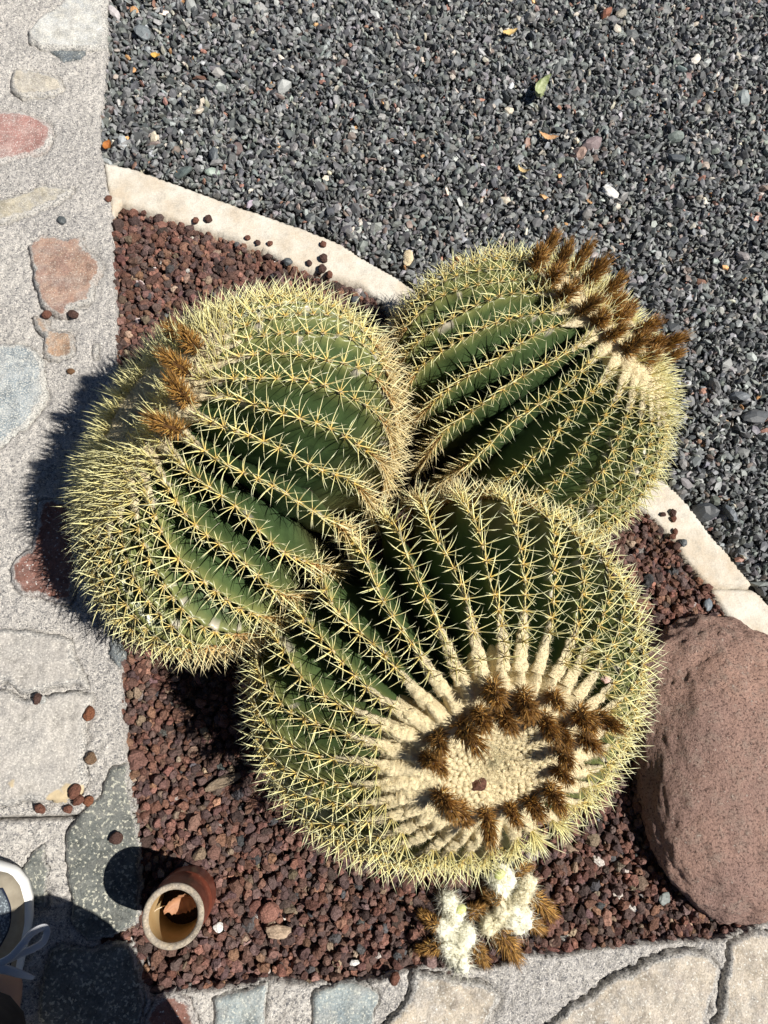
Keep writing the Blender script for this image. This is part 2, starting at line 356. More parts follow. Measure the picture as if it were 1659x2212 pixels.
for i, (a, b, c_, d_) in enumerate(cuts):
    ol = k_out[a:c_ + 1] + k_in[b:d_ + 1][::-1]
    pw = np.array([at(u, v, KZ)[:2] for u, v in ol]); ce = pw.mean(0); pw = ce + (pw - ce) * .998
    pw = wobble(pw, .0009, 80 + i); KPOLY.append(pw)
    o = height_patch('kerb_stone', pw, KZ, -.004, .005, .006, .0009, 40, M_KERB, 90 + i, kerb, chip=.0015, zlow=-.02)
KALL = np.array([at(u, v, KZ)[:2] for u, v in k_out + k_in[::-1]])
# ------------------------------------------------------------ gravel
def grains(name, regions_in, avoid, lo, hi, sp, sizes, asp, cols, colp, base, rough, jit, layers, mat, lump=0., flat=1., cull=None, seed=0, z0=0.):
    Pl = []
    for L_, (zo, dens) in enumerate(layers):
        nx = int((hi[0] - lo[0]) / sp); ny = int((hi[1] - lo[1]) / (sp * .866))
        X, Y = np.meshgrid(np.arange(nx) * sp, np.arange(ny) * sp * .866, indexing='ij')
        X = X + (np.arange(ny) % 2) * sp / 2
        P = np.stack([X.ravel() + lo[0], Y.ravel() + lo[1]], 1) + rng.uniform(-.5, .5, (nx * ny, 2)) * sp
        k = inside(P, regions_in)
        for a in avoid: k &= ~inside(P, a)
        k &= rng.random(len(P)) < dens
        P = P[k]
        if cull is not None: P = P[cull(P)]
        Pl.append(np.c_[P, np.full(len(P), zo) + z0 + .0025 * vn(np.c_[P * 22, np.zeros(len(P))], 5)])
    P = np.concatenate(Pl); n_ = len(P)
    V0, F0 = base; nv = len(V0)
    V = np.repeat(V0[None], n_, 0) * (1 + rough * rng.normal(size=(n_, nv, 1)).clip(-1.6, 1.6))
    if lump:
        q = V0[None] * 1.7 + rng.uniform(0, 500, (n_, 1, 3)); V = V * (1 + lump * vn(q, seed)[..., None])
    s = rng.lognormal(math.log(sizes[0]), sizes[1], (n_, 1)); a = np.stack([np.ones(n_), rng.uniform(*asp[0], n_), rng.uniform(*asp[1], n_)], 1)
    V = V * (s * a)[:, None, :] / 2
    R = rot_rand(n_, flat); V = np.einsum('nij,nkj->nki', R, V) + P[:, None, :]
    ci = rng.choice(len(cols), n_, p=colp); C = np.array(cols)[ci] * rng.lognormal(0, jit, (n_, 1)) * (1 + .03 * rng.normal(size=(n_, 3)))
    C = np.repeat(C[:, None, :], nv, 1).reshape(-1, 3).clip(.004, .9)
    F = (F0[None] + (np.arange(n_) * nv)[:, None, None]).reshape(-1, F0.shape[1])
    print(name, n_, 'grains', len(F), 'tris')
    return new_mesh(name, V.reshape(-1, 3), F, mat, C, smooth=False)
PIT = np.array([at(u, v, 0)[:2] for u, v in [(255, 445), (576, 548), (800, 640), (960, 768), (1260, 1012), (1409, 1121), (1470, 1199), (1553, 1307), (1790, 1610), (2100, 1990)] + [(2100, 2010), (1650, 2010), (1413, 2045), (1228, 2070), (1125, 2072), (1053, 2100), (884, 2105), (805, 2127), (580, 2128), (388, 2150), (320, 2170), (290, 2100), (270, 2045), (190, 2055), (190, 2030), (290, 1995), (290, 1800), (255, 1500), (250, 1300), (240, 740), (236, 500)]])
YARD = np.array([at(u, v, 0)[:2] for u, v in [(215, -230), (215, 350)] + k_out[1:] + [(2250, 2000), (2250, -230)]])
CACTI = {
 'left':  dict(c=(-.101, .436, .207), R=.300, a=.61, t=(-1.22, .44), N=34, ws=.98, ys=1.08, fs=.60, nf=.50, dm=(.024, .20)),
 'right': dict(c=(.403, .585, .178), R=.265, a=.82, t=(.78, .42), N=31, ws=1.0, ys=1.1, fs=.35, nf=.50, dm=(.02, .24)),
 'front': dict(c=(.243, .087, .205), R=.298, a=.63, t=(.173, -.80), N=33, ws=1.04, ys=1.1, fs=.2, nf=.50, dm=(.02, .24))}
def under(P):
    k = np.ones(len(P), bool)
    for c_ in CACTI.values(): k &= np.linalg.norm(P - np.array(c_['c'][:2]), axis=1) > c_['R'] * .62
    return k
soil_poly = PIT
me = height_patch('soil_bed', PIT, -.012, -.02, .02, .01, .002, 30, M_SOIL, 2, None); tag(me, kind='structure')
lava_cols = [(.150, .085, .070), (.185, .095, .073), (.120, .080, .073), (.095, .066, .060), (.23, .13, .09), (.25, .185, .135), (.09, .088, .09), (.5, .46, .42)]
lp = [.28, .22, .19, .14, .09, .055, .018, .007]
g = grains('lava_gravel', PIT, [], PIT.min(0), PIT.max(0), .0108, (.0148, .24), ((.7, .98), (.62, .92)), lava_cols, lp, ICO2, .085, .25, [(-.008, 1.), (.000, .72), (.008, .36)], M_LAVA, lump=.42, cull=under)
tag(link(g), 'bed of reddish brown lava gravel packed round the three barrel cacti', 'gravel', kind='stuff')
slate_cols = [(.105, .110, .112), (.16, .165, .166), (.065, .069, .073), (.24, .243, .24), (.17, .185, .172), (.26, .265, .26), (.17, .13, .115), (.42, .38, .32), (.30, .16, .12), (.5, .28, .12)]
sp_ = [.26, .225, .16, .14, .09, .060, .027, .025, .010, .003]
V8 = ICO1
lo_y = at(215, -60, 0); hi_y = at(1740, -60, 0)
ylo = np.array([at(205, 400, 0)[0] - .02, at(1700, 1500, 0)[1] - .05]); yhi = np.array([at(1760, -80, 0)[0], at(800, -90, 0)[1]])
g = grains('slate_gravel', YARD, [KALL], ylo, yhi, .0108, (.0162, .30), ((.45, .95), (.22, .5)), slate_cols, sp_, V8, .16, .26, [(-.007, .95), (.001, .75), (.007, .32)], M_SLATE, flat=.7, cull=under)
tag(link(g), 'spread of dark grey crushed slate gravel behind the pale kerb', 'gravel', kind='stuff')

# ------------------------------------------------------------ cacti
def tubes(bases, dirs, lens, rad, bend, seg=2, sides=3, cb=None, cm=None, ct=None, jit=.12, warp=None):
    """batch of tapered curved spikes -> V,F(list tri,quad),C"""
    n_ = len(bases); dirs = dirs / np.linalg.norm(dirs, axis=1)[:, None]
    u = np.cross(dirs, rng.normal(size=(n_, 3))); u /= np.linalg.norm(u, axis=1)[:, None]; w_ = np.cross(dirs, u)
    rings = []; cols = []
    ts = np.linspace(0, 1, seg + 1)
    j = 1 + jit * rng.normal(size=(n_, 1))
    for t in ts:
        ctr = bases + dirs * (lens * t)[:, None] + bend * (lens * t * t)[:, None]
        col = (cb * (1 - t / .4) + cm * t / .4) if t < .4 else cm + (ct - cm) * (t - .4) / .6
        if t == 1: rings.append(ctr[:, None]); cols.append(np.repeat((col[None] * j)[:, None], 1, 1))
        else:
            r = rad * (1 - .75 * t)
            a = np.arange(sides) * 2 * PI / sides
            rings.append(ctr[:, None] + (u[:, None] * np.cos(a)[None, :, None] + w_[:, None] * np.sin(a)[None, :, None]) * (r if np.isscalar(r) else r[:, None, None]))
            cols.append(np.repeat((col[None] * j)[:, None], sides, 1))
    V = np.concatenate(rings, 1); C = np.concatenate(cols, 1); nv = V.shape[1]
    q = []; tr = []
    for k in range(seg - 1):
        for i in range(sides): q.append([k * sides + i, k * sides + (i + 1) % sides, (k + 1) * sides + (i + 1) % sides, (k + 1) * sides + i])
    k = seg - 1
    for i in range(sides): tr.append([k * sides + i, k * sides + (i + 1) % sides, seg * sides])
    off = (np.arange(n_) * nv)[:, None, None]
    Q = (np.array(q)[None] + off).reshape(-1, 4) if q else np.zeros((0, 4), int); T = (np.array(tr)[None] + off).reshape(-1, 3)
    return V.reshape(-1, 3), Q, T, C.reshape(-1, 3).clip(0, .95)
A_ = lambda *x: np.array(x, float)
def cluster(kind):
    """one areole: woolly pad and its star of spines; z outward, y toward the crown"""
    if kind == 'young': nr, nc, lr, lc_, er, ec, pad, pc = 6, 3, .031, .045, (.6, 1.1), (1.1, 1.45), (.0050, .0085, .0026), A_(.62, .52, .33)
    elif kind == 'mid': nr, nc, lr, lc_, er, ec, pad, pc = 7, 4, .029, .042, (.25, .6), (.75, 1.15), (.0030, .0072, .0018), A_(.40, .33, .19)
    else: nr, nc, lr, lc_, er, ec, pad, pc = 8, 4, .031, .044, (.2, .65), (.7, 1.2), (.0034, .0045, .0022), A_(.30, .16, .05)
    a = np.arange(nr) * 2 * PI / nr + rng.uniform(-.2, .2, nr) + rng.uniform(0, 6); e = rng.uniform(*er, nr)
    a2 = np.r_[-PI / 2, PI / 2 + np.linspace(-1.3, 1.3, nc - 1)] + rng.uniform(-.2, .2, nc); e2 = rng.uniform(*ec, nc)
    aa = np.r_[a, a2]; ee = np.r_[e, e2]
    D = np.stack([np.cos(ee) * np.cos(aa), np.cos(ee) * np.sin(aa), np.sin(ee)], 1)
    L = np.r_[lr * rng.uniform(.75, 1.15, nr), lc_ * rng.uniform(.85, 1.15, nc)]
    L = L * np.where(rng.random(len(L)) < .06, .45, 1.); bend = np.stack([rng.uniform(-.12, .12, len(L)), -rng.uniform(.0, .30, len(L)), -rng.uniform(0, .24, len(L))], 1)
    if kind == 'young': cb, cm, ct = A_(.50, .38, .10), A_(.74, .68, .30), A_(.80, .77, .45)
    elif kind == 'mid': cb, cm, ct = A_(.70, .48, .11), A_(.86, .80, .38), A_(.90, .87, .58)
    else: cb, cm, ct = A_(.46, .24, .06), A_(.80, .66, .32), A_(.82, .72, .46)
    V, Q, T, C = tubes(D * .0016, D, L, np.r_[np.full(nr, .00078), np.full(nc, .00112)], bend, 3, 3, cb, cm, ct)
    PV, PF_ = ICO1; pv = PV * A_(*pad) * (1 + .18 * rng.normal(size=(len(PV), 1))) + A_(0, 0, .0006)
    T = np.r_[T, PF_ + len(V)]; C = np.r_[C, np.repeat((pc * rng.uniform(.85, 1.1))[None], len(pv), 0) * (1 + .12 * rng.normal(size=(len(pv), 1)))]; V = np.r_[V, pv]
    return V, Q, T, C.clip(0, .9)
CL = {k: [cluster(k) for _ in range(12)] for k in ('young', 'mid', 'old')}
CLM = {k: [new_mesh('spine_cluster', c_[0], [c_[1], c_[2]], M_SPINE, c_[3]) for c_ in v] for k, v in CL.items()}

def bud(kind=0, head_only=False):
    """dried flower: a brush of stiff golden-brown bristles; z = axis from base to tip, length about 5 cm"""
    L = .040 * rng.uniform(.9, 1.15); n1 = 300
    t = rng.random(n1) ** .9; a = rng.random(n1) * 2 * PI
    r = .0068 * np.sin(PI * np.clip(.18 + t * .72, 0, 1)) ** .7
    ctr = np.stack([r * np.cos(a), r * np.sin(a), t * L], 1)
    flare = 1.15 * (1 - t) ** 1.4 + .30 + rng.uniform(-.18, .42, n1)
    D = np.stack([np.cos(a) * np.sin(flare), np.sin(a) * np.sin(flare), np.cos(flare)], 1)
    D += .12 * rng.normal(size=D.shape)
    ln = rng.uniform(.010, .023, n1)
    bend = np.stack([-np.cos(a) * .10, -np.sin(a) * .10, np.full(n1, .05)], 1)
    V, Q, T, C = tubes(ctr, D, ln, np.full(n1, .00070), bend, 2, 3, A_(.40, .23, .07), A_(.27, .140, .034), A_(.13, .058, .015), .35)
    pale = rng.random(n1) < .22
    C = C.reshape(n1, -1, 3); C[pale] = C[pale] * 1.5 + A_(.16, .10, .03); C = C.reshape(-1, 3)
    PV, PF_ = ICO2; pv = PV * A_(.0062, .0062, L * .52) + A_(0, 0, L * .48); pv *= 1 + .06 * rng.normal(size=(len(pv), 1))
    pc = np.repeat(A_(.085, .042, .016)[None], len(pv), 0)
    T = np.r_[T, PF_ + len(V)]; C = np.r_[C, pc]; V = np.r_[V, pv]
    return new_mesh('dried_flower', V, [Q, T], M_BRISTLE, C.clip(0, .8))
BUDS = [bud(i) for i in range(6)]
def blobs(P, N_, rad, col, mat, name, hairs=8, hl=.006, base=ICO2, lump=.28, squash=.8):
    """fluffy mass: lumpy tufts at P with normal N_ plus short loose hairs"""
    n_ = len(P); V0, F0 = base; nv = len(V0)
    q = V0[None] * 2.2 + rng.uniform(0, 500, (n_, 1, 3)); V = V0[None] * (1 + lump * vn(q)[..., None] + .05 * rng.normal(size=(n_, nv, 1)))
    Nn = N_ / np.linalg.norm(N_, axis=1)[:, None]
    rr = rad if rad.ndim == 2 else np.repeat(rad[:, None], 3, 1)
    h = (V * Nn[:, None]).sum(-1, keepdims=True); V = V - Nn[:, None] * h * (1 - squash)
    V = V * rr[:, None, :] + P[:, None]
    C = np.repeat((col * (1 + .07 * rng.normal(size=(n_, 1))))[:, None], nv, 1)
    F = (F0[None] + (np.arange(n_) * nv)[:, None, None]).reshape(-1, 3)
    k = np.repeat(np.arange(n_), hairs); d = rng.normal(size=(len(k), 3)) + Nn[k] * .9; d /= np.linalg.norm(d, axis=1)[:, None]
    b = P[k] + d * rr[k] * .82; hv, hq, ht, hc = tubes(b, d + .5 * rng.normal(size=d.shape), hl * rng.uniform(.5, 1.3, len(k)), .00030, .5 * rng.normal(size=d.shape), 1, 3, A_(.7, .6, .4), A_(.7, .6, .4), A_(.74, .66, .46))
    nV = n_ * nv
    hc = np.repeat(col[k] * 1.05, hc.shape[0] // len(k), 0)
    return new_mesh(name, np.r_[V.reshape(-1, 3), hv], [F, ht + nV], mat, np.r_[C.reshape(-1, 3), hc].clip(0, .9))

def make_cactus(key, name, label, buds):
    p = CACTI[key]; R, a, N = p['R'], p['a'], p['N']; C0 = np.array(p['c'])
    ax = np.array([p['t'][0], p['t'][1], 1.]); ax /= np.linalg.norm(ax)
    x = np.cross([0, 1., 0], ax); x /= np.linalg.norm(x); B = np.stack([x, np.cross(ax, x), ax], 1)
    H0 = a * R
    root = empty(name, (C0 - B[:, 2] * H0).tolist()); root.rotation_euler = Matrix(B.tolist()).to_euler()
    tag(root, label, 'cactus', 'golden barrel cacti clustered in the lava bed')
    seed = sum(map(ord, key))
    def prof(ph): return R * np.sin(ph) ** .96, a * R * np.cos(ph) - p['dm'][0] * np.exp(-(ph / p['dm'][1]) ** 2) + H0
    pg = np.linspace(.02, 2.75, 1200); rr, zz = prof(pg)
    s = np.r_[0, np.cumsum(np.hypot(np.diff(rr), np.diff(zz)))]
    def surf(ph, th, dep=0.):
        """dep: inward amount along the normal, metres"""
        r_, z_ = prof(ph); r2, z2_ = prof(ph + .01); tx, tz = r2 - r_, z2_ - z_; l_ = np.hypot(tx, tz); nr, nz = -tz / l_, tx / l_
        nr, nz = np.where(nr < 0, -nr, nr), np.where(nr < 0, -nz, nz)
        nr, nz = np.abs(tz) / l_ * np.sign(-tz + 1e-9), tx / l_
        q = r_ - nr * dep; zq = z_ - nz * dep
        return np.stack([q * np.cos(th), q * np.sin(th), zq], -1), np.stack([nr * np.cos(th), nr * np.sin(th), nz + 0 * th], -1)
    DEP = R * .23
    wob = rng.uniform(0, 6, (N, 4))
    def th_of(k, ph, u): return (k + .5 * u + .10 * np.sin(ph * 4.1 + wob[k, 0]) * np.sin(ph) + .05 * np.sin(ph * 9 + wob[k, 1])) * 2 * PI / N
    # areole positions along a rib
    ws, ys, fsplit = p['ws'], p['ys'], p['fs']
    def spacing(ph): return .0120 + .0085 * np.clip((ph - .30) / .35, 0, 1) - .0110 * np.clip((ph - 1.45) / .35, 0, 1)
    Bi = B.T; bpos = []
    def sight(bu, bv):
        d = np.array([(bu - PW / 2) / PF, -(bv - PH / 2) / PF, -1.0]) @ CR
        S = np.array([1 / R, 1 / R, 1 / (a * R)]); o_ = (Bi @ (EYE - C0)) * S; dl = (Bi @ d) * S
        qa, qb, qc = dl @ dl, 2 * o_ @ dl, o_ @ o_ - 1.0; disc = qb * qb - 4 * qa * qc
        return EYE + d * (-qb - math.sqrt(max(disc, 0))) / (2 * qa)
    bpos = [sight(q_[0], q_[1]) for q_ in buds]
    mass = {k: [] for k in CL}; cand = []; wool = []
    ribs = []
    us = np.array([-1, -.8, -.6, -.42, -.27, -.15, -.06, 0, .06, .15, .27, .42, .6, .8, 1.])
    phs = np.linspace(.16, 2.55, 130)
    Minv = None
    for k in range(N):
        # areoles
        sk = np.interp(.20, pg, s) + rng.uniform(0, .02); aph = []
        while sk < np.interp(2.35, pg, s):
            ph = np.interp(sk, s, pg); aph.append(ph); sk += spacing(ph) * rng.uniform(.9, 1.1) * (R / .3)
        aph = np.array(aph)
        PHg, Ug = np.meshgrid(phs, us, indexing='ij')
        d = np.abs(Ug)
        fade = np.clip((PHg - .28) / .45, 0, 1); fade = fade * fade * (3 - 2 * fade)
        fade = fade * (1 - .25 * np.clip((PHg - 1.7) / .8, 0, 1))
        shape = (1 - np.exp(-(d / .15) ** 1.5)) * .26 + .74 * d ** 1.1
        nick = np.min(np.abs(phs[:, None] - aph[None]), 1); bulge = .0032 * np.exp(-(nick / .022) ** 2)[:, None] * np.exp(-(d / .16) ** 2)
        dep = DEP * shape * fade - bulge
        thc = th_of(k, PHg, 0.); thv0 = ((th_of(k, PHg, 0) - k * 2 * PI / N) + (th_of((k - 1) % N, PHg, 0) - ((k - 1) % N) * 2 * PI / N)) / 2 + (k - .5) * 2 * PI / N
        thv1 = ((th_of(k, PHg, 0) - k * 2 * PI / N) + (th_of((k + 1) % N, PHg, 0) - ((k + 1) % N) * 2 * PI / N)) / 2 + (k + .5) * 2 * PI / N
        th = np.where(Ug < 0, thc + (thv0 - thc) * d, thc + (thv1 - thc) * d)
        P, _ = surf(PHg, th, dep)
        P = P + (.0012 * vn(P * 40, seed + k))[..., None]
        m_, n_ = PHg.shape; idx = np.arange(m_ * n_).reshape(m_, n_)
        F = np.stack([idx[:-1, :-1], idx[1:, :-1], idx[1:, 1:], idx[:-1, 1:]], -1).reshape(-1, 4)
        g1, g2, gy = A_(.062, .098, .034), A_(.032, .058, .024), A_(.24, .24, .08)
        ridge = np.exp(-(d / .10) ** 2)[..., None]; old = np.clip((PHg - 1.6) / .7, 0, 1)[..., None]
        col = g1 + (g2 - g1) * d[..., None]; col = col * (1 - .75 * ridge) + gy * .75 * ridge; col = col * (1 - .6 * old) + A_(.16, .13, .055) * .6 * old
        band = (.5 + .5 * vn(np.stack([PHg * 30, Ug * 2, 0 * Ug + k], -1), 3))[..., None]
        cork = (vn(P * 55, 31) > .62)[..., None] * (ridge > .2)
        col = col * (.85 + .3 * band); col = np.where(cork, A_(.42, .38, .30), col)
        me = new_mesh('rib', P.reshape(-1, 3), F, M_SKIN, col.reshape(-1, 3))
        rib = link(me, 'rib', root); ribs.append(rib)
        Pa, Na = surf(aph, th_of(k, aph, 0.), np.zeros(len(aph)) - .0025)
        Pu, _ = surf(aph - .02, th_of(k, aph - .02, 0.), np.zeros(len(aph)))
        for j, ph in enumerate(aph):
            z_ = Na[j] / np.linalg.norm(Na[j]); y_ = Pu[j] - Pa[j]; y_ -= z_ * (y_ @ z_); y_ /= np.linalg.norm(y_)
            Rm = np.stack([np.cross(y_, z_), y_, z_], 1)
            wp = B @ (Pa[j] - A_(0, 0, H0)) + C0; wn = B @ z_
            if wp[2] < -.005: continue
            vd = EYE - wp; dd = np.linalg.norm(vd); fc = (wn @ vd) / dd
            if ph < (p['nf'] if fc > fsplit else .25) * ws: continue
            if ph < .8 and bpos and min(np.linalg.norm(wp - b_) for b_ in bpos) < (.028 if key == 'left' else .020): continue
            if ph < .58 * ws and fc > fsplit and rng.random() < .3: continue
            if ph < .66: kd = 'young'
            elif ph < 1.72 + rng.uniform(-.1, .1): kd = 'mid'
            else: kd = 'old'
            v = rng.integers(12); sc = rng.uniform(.86, 1.12) * (R / .30) * (ys if kd == 'young' else 1)
            other = min(np.linalg.norm(wp - np.array(q['c'])) / q['R'] for kk, q in CACTI.items() if kk != key)
            score = (fc + .35) / dd ** 2 if (fc > -.1 and other > .85 and wp[2] > .03) else -1
            cand.append((score, k, kd, v, Pa[j], Rm * sc))
    cand.sort(key=lambda c_: -c_[0])
    for i, (sc, k, kd, v, P, Rm) in enumerate(cand):
        if i < 295 and sc > 0:
            o = bpy.data.objects.new('spine_cluster', CLM[kd][v]); COL.objects.link(o); o.parent = ribs[k]
            M = Matrix(Rm.tolist()).to_4x4(); M.translation = Vector(P.tolist()); o.matrix_local = M
        else: mass[kd].append((v, P, Rm))
    Vs, Qs, Ts, Cs = [], [], [], []; off = 0
    for kd, L in mass.items():
        for v, P, Rm in L:
            V, Q, T, C = CL[kd][v]; Vs.append(V @ Rm.T + P); Qs.append(Q + off); Ts.append(T + off); Cs.append(C); off += len(V)
    o = link(new_mesh('spines', np.concatenate(Vs), [np.concatenate(Qs), np.concatenate(Ts)], M_SPINE, np.concatenate(Cs)), 'spines', root); o['kind'] = 'stuff'
    # woolly crown: tufts on the ribs and a pebbled cushion in the centre
    pw_, tw_ = np.meshgrid(np.linspace(.004, .78 * ws, 150), np.linspace(0, 2 * PI, 420), indexing='ij')
    nzz = vn(np.stack([np.cos(tw_) * 3, np.sin(tw_) * 3, pw_ * 6], -1), seed)
    pe = (.485 + .055 * np.cos(N * tw_) + .06 * nzz) * ws
    f_ = np.clip((pe * 1.12 - pw_) / (pe * .30), 0, 1); f_ = f_ * f_ * (3 - 2 * f_)
    P0, _ = surf(pw_, tw_, 0 * pw_)
    lum = fbm(P0 * 70, seed, 3, .6) * .0026 + np.abs(vn(P0 * 150, seed + 4)) * .0030 + .0012 * vn(P0 * 420, seed + 6)
    Pc, Nc = surf(pw_, tw_, -((.0070 + .0038 * np.cos(N * tw_) * np.clip(pw_ / ws * 3 - .6, 0, 1)) * f_ + lum * f_) + .012 * (1 - f_) + .22 * np.clip(pw_ / pe - .96, 0, 1))
    m_, n_ = pw_.shape; idx = np.arange(m_ * n_).reshape(m_, n_)
    Fc = np.stack([idx[:-1, :-1], idx[1:, :-1], idx[1:, 1:], idx[:-1, 1:]], -1).reshape(-1, 4)
    cb_ = A_(.87, .735, .46); Cc = cb_[None, None] * (1 + .06 * nzz[..., None]) * np.ones(pw_.shape)[..., None]
    cap = (Pc.reshape(-1, 3), Fc, Cc.reshape(-1, 3), Nc.reshape(-1, 3), f_.ravel())
    VS, QS, TS, CS = [cap[0]], [cap[1]], [], [cap[2]]; off = len(cap[0]); HP, HN = [], []
    kk_ = rng.choice(np.nonzero(cap[4] > .5)[0], 16000); HP.append(cap[0][kk_]); HN.append(cap[3][kk_])
    for k in range(N):                                          # felted ridges running out along the ribs
        pl_ = (.64 + .12 * rng.random()) * ws; pr_ = np.linspace(.44 * ws, pl_, 46); t_ = (pr_ - pr_[0]) / (pl_ - pr_[0])
        c0, n0 = surf(pr_, th_of(k, pr_, 0.), 0 * pr_ - .0012); tg = np.gradient(c0, axis=0); tg /= np.linalg.norm(tg, axis=1)[:, None]; n0 = n0 / np.linalg.norm(n0, axis=1)[:, None]; sd = np.cross(tg, n0)
        nick = np.sin(pr_ * 130 + k); wr_ = (.0080 * (1 - t_) ** .7 + .0026) * (1 + .06 * nick) * (ws ** .5); hr_ = (.0050 * (1 - t_) + .0022) * (1 + .08 * nick); a_ = np.arange(12) * 2 * PI / 12
        Vr = c0[:, None] + sd[:, None] * (np.cos(a_)[None] * wr_[:, None])[..., None] + n0[:, None] * (np.sin(a_)[None] * hr_[:, None])[..., None]
        Vr = Vr + n0[:, None] * (.0022 * fbm(Vr * 130, seed + k, 3, .6))[..., None] + sd[:, None] * (.0016 * vn(Vr * 160, seed + k))[..., None]
        i_ = np.arange(45)[:, None] * 12; j_ = np.arange(12)[None]; k_ = (j_ + 1) % 12
        QS.append(np.stack([i_ + j_, i_ + k_, i_ + 12 + k_, i_ + 12 + j_], -1).reshape(-1, 4) + off); VS.append(Vr.reshape(-1, 3))
        CS.append(np.repeat((cb_ + (A_(.60, .54, .40) - cb_) * np.clip(t_ * 1.2 - .3, 0, 1)[:, None])[:, None], 12, 1).reshape(-1, 3)); off += 46 * 12
        q_ = rng.integers(0, 46, 300); u_ = rng.uniform(-1, 1, 300); HP.append(c0[q_] + sd[q_] * (u_ * wr_[q_])[:, None] + n0[q_] * (hr_[q_] * np.sqrt(1 - u_ * u_))[:, None]); HN.append(n0[q_] + sd[q_] * u_[:, None])
    for i in range(260):                                        # knobs in the middle of the crown
        ph = .0165 * math.sqrt(i + .5); th_ = i * 2.39996
        if ph > .27 * ws: break
        P_, N1 = surf(np.array(ph), np.array(th_), np.array(-.0075)); kr = (.0040 + .0085 * ph) * rng.uniform(.8, 1.1) * (1 if ph > .09 else .7)
        V1 = ICO1[0] * kr; h_ = V1 @ N1; V1 = V1 - np.outer(h_, N1) * .35 + P_; V1 = V1 + .0008 * rng.normal(size=V1.shape)
        VS.append(V1); TS.append(ICO1[1] + off); CS.append(np.repeat((cb_ * rng.uniform(.92, 1.04))[None], len(V1), 0)); off += len(V1)
    HP = np.concatenate(HP); HN = np.concatenate(HN) + .7 * rng.normal(size=(len(HP), 3))
    hv, hq, ht, hc = tubes(HP, HN, .0050 * rng.uniform(.4, 1.4, len(HP)), .00026, .4 * rng.normal(size=HP.shape), 1, 3, cb_, cb_, cb_ * 1.06)
    VS.append(hv); TS.append(ht + off); CS.append(hc)
    o = link(new_mesh('wool_crown', np.concatenate(VS), [np.concatenate(QS), np.concatenate(TS)], M_WOOL, np.concatenate(CS).clip(0, .93)), 'wool_crown', root)
    # dried flowers
    Bi = B.T
    for (bu, bv, tu, tv) in buds:
        P = sight(bu, bv)
        Pl = Bi @ (P - C0); nl = Pl * np.array([1, 1, 1 / a ** 2]); nl /= np.linalg.norm(nl); nw = B @ nl
        # direction: sideways part fits the tip seen in the photo, the rest stands along the normal
        Lb = .046
        dt = np.array([(tu - PW / 2) / PF, -(tv - PH / 2) / PF, -1.0]) @ CR; dt /= np.linalg.norm(dt)
        vv = P - EYE; dist = np.linalg.norm(vv)
        # closest root of |EYE + dt*s - P| = Lb nearer to the camera or sideways
        bq = dt @ vv; dq = bq * bq - (dist ** 2 - Lb ** 2)
        sol = [bq - math.sqrt(dq), bq + math.sqrt(dq)] if dq > 0 else [bq]
        best = max(sol, key=lambda q_: ((EYE + dt * q_ - P) / np.linalg.norm(EYE + dt * q_ - P)) @ (nw * .8 + B[:, 2] * .4))
        ex_ = EYE + dt * best - P; Lr = np.linalg.norm(ex_); ex_ /= Lr
        el = Bi @ ex_; zq = Vector(el.tolist())
        Pb = Bi @ (P - C0) + A_(0, 0, H0)
        # follow the crown dimple
        phb = math.acos(max(-1, min(1, Pl[2] / (a * R)))); Pb = Pb - A_(0, 0, p['dm'][0] * math.exp(-(phb / p['dm'][1]) ** 2)) + nl * .004
        m = zq.to_track_quat('Z', 'Y').to_matrix().to_4x4() @ Matrix.Rotation(random.uniform(0, 6), 4, 'Z')
        sc = max(.8, min(1.5, Lr / .046)) * random.uniform(.92, 1.08) * (1.25 if key == 'left' else 1.05)
        o = bpy.data.objects.new('dried_flower', random.choice(BUDS)); COL.objects.link(o); o.parent = root
        o.matrix_local = Matrix.Translation(Vector(Pb.tolist())) @ m @ Matrix.Diagonal((sc * random.uniform(.7, 1.0), sc * random.uniform(.65, 1.0), sc * random.uniform(.9, 1.4), 1))
    return root, B, C0
q7 = lambda X, Y: ((1400 + X / 1.659) / 1.736, (2300 + Y / 1.659) / 1.736)
q6 = lambda X, Y: ((1900 + X / 1.693) / 1.736, (800 + Y / 1.693) / 1.736)
q2 = lambda X, Y: ((X / 1.659) / 1.736, (1000 + Y / 1.659) / 1.736)
bf = [(730, 430, 760, 530), (920, 480, 960, 600), (970, 580, 950, 670), (1090, 490, 1170, 590), (650, 590, 700, 710), (530, 670, 620, 790), (790, 590, 850, 720), (1050, 620, 1100, 740),
      (1250, 590, 1340, 700), (1360, 620, 1490, 690), (1150, 700, 1190, 810), (1270, 730, 1400, 860), (1170, 820, 1200, 920), (1140, 950, 1210, 1050), (1090, 1060, 1150, 1200), (960, 1140, 1050, 1280),
      (850, 1190, 900, 1330), (700, 1210, 730, 1380), (410, 1110, 480, 1220), (500, 1190, 600, 1310), (390, 730, 430, 870), (330, 880, 370, 930), (390, 880, 440, 1010)]
br = [(200, 330, 290, 180), (170, 380, 210, 250), (310, 400, 370, 260), (260, 470, 320, 370), (400, 400, 490, 260), (470, 470, 570, 370), (330, 560, 430, 470), (450, 650, 560, 560), (600, 560, 710, 440),
      (690, 600, 760, 490), (560, 720, 620, 650), (700, 690, 800, 590), (780, 620, 860, 540), (620, 810, 740, 730), (860, 740, 970, 670), (730, 900, 840, 810), (940, 800, 1040, 760), (850, 960, 960, 860), (960, 960, 1100, 880), (900, 890, 1040, 820)]
bl_ = [(1250, 540, 1150, 430), (1170, 460, 1070, 390), (1190, 680, 1080, 600), (1190, 860, 1110, 760), (1150, 1040, 1030, 990)]
cv = lambda L, f: [(*f(a_, b_), *f(c__, d__)) for a_, b_, c__, d__ in L]
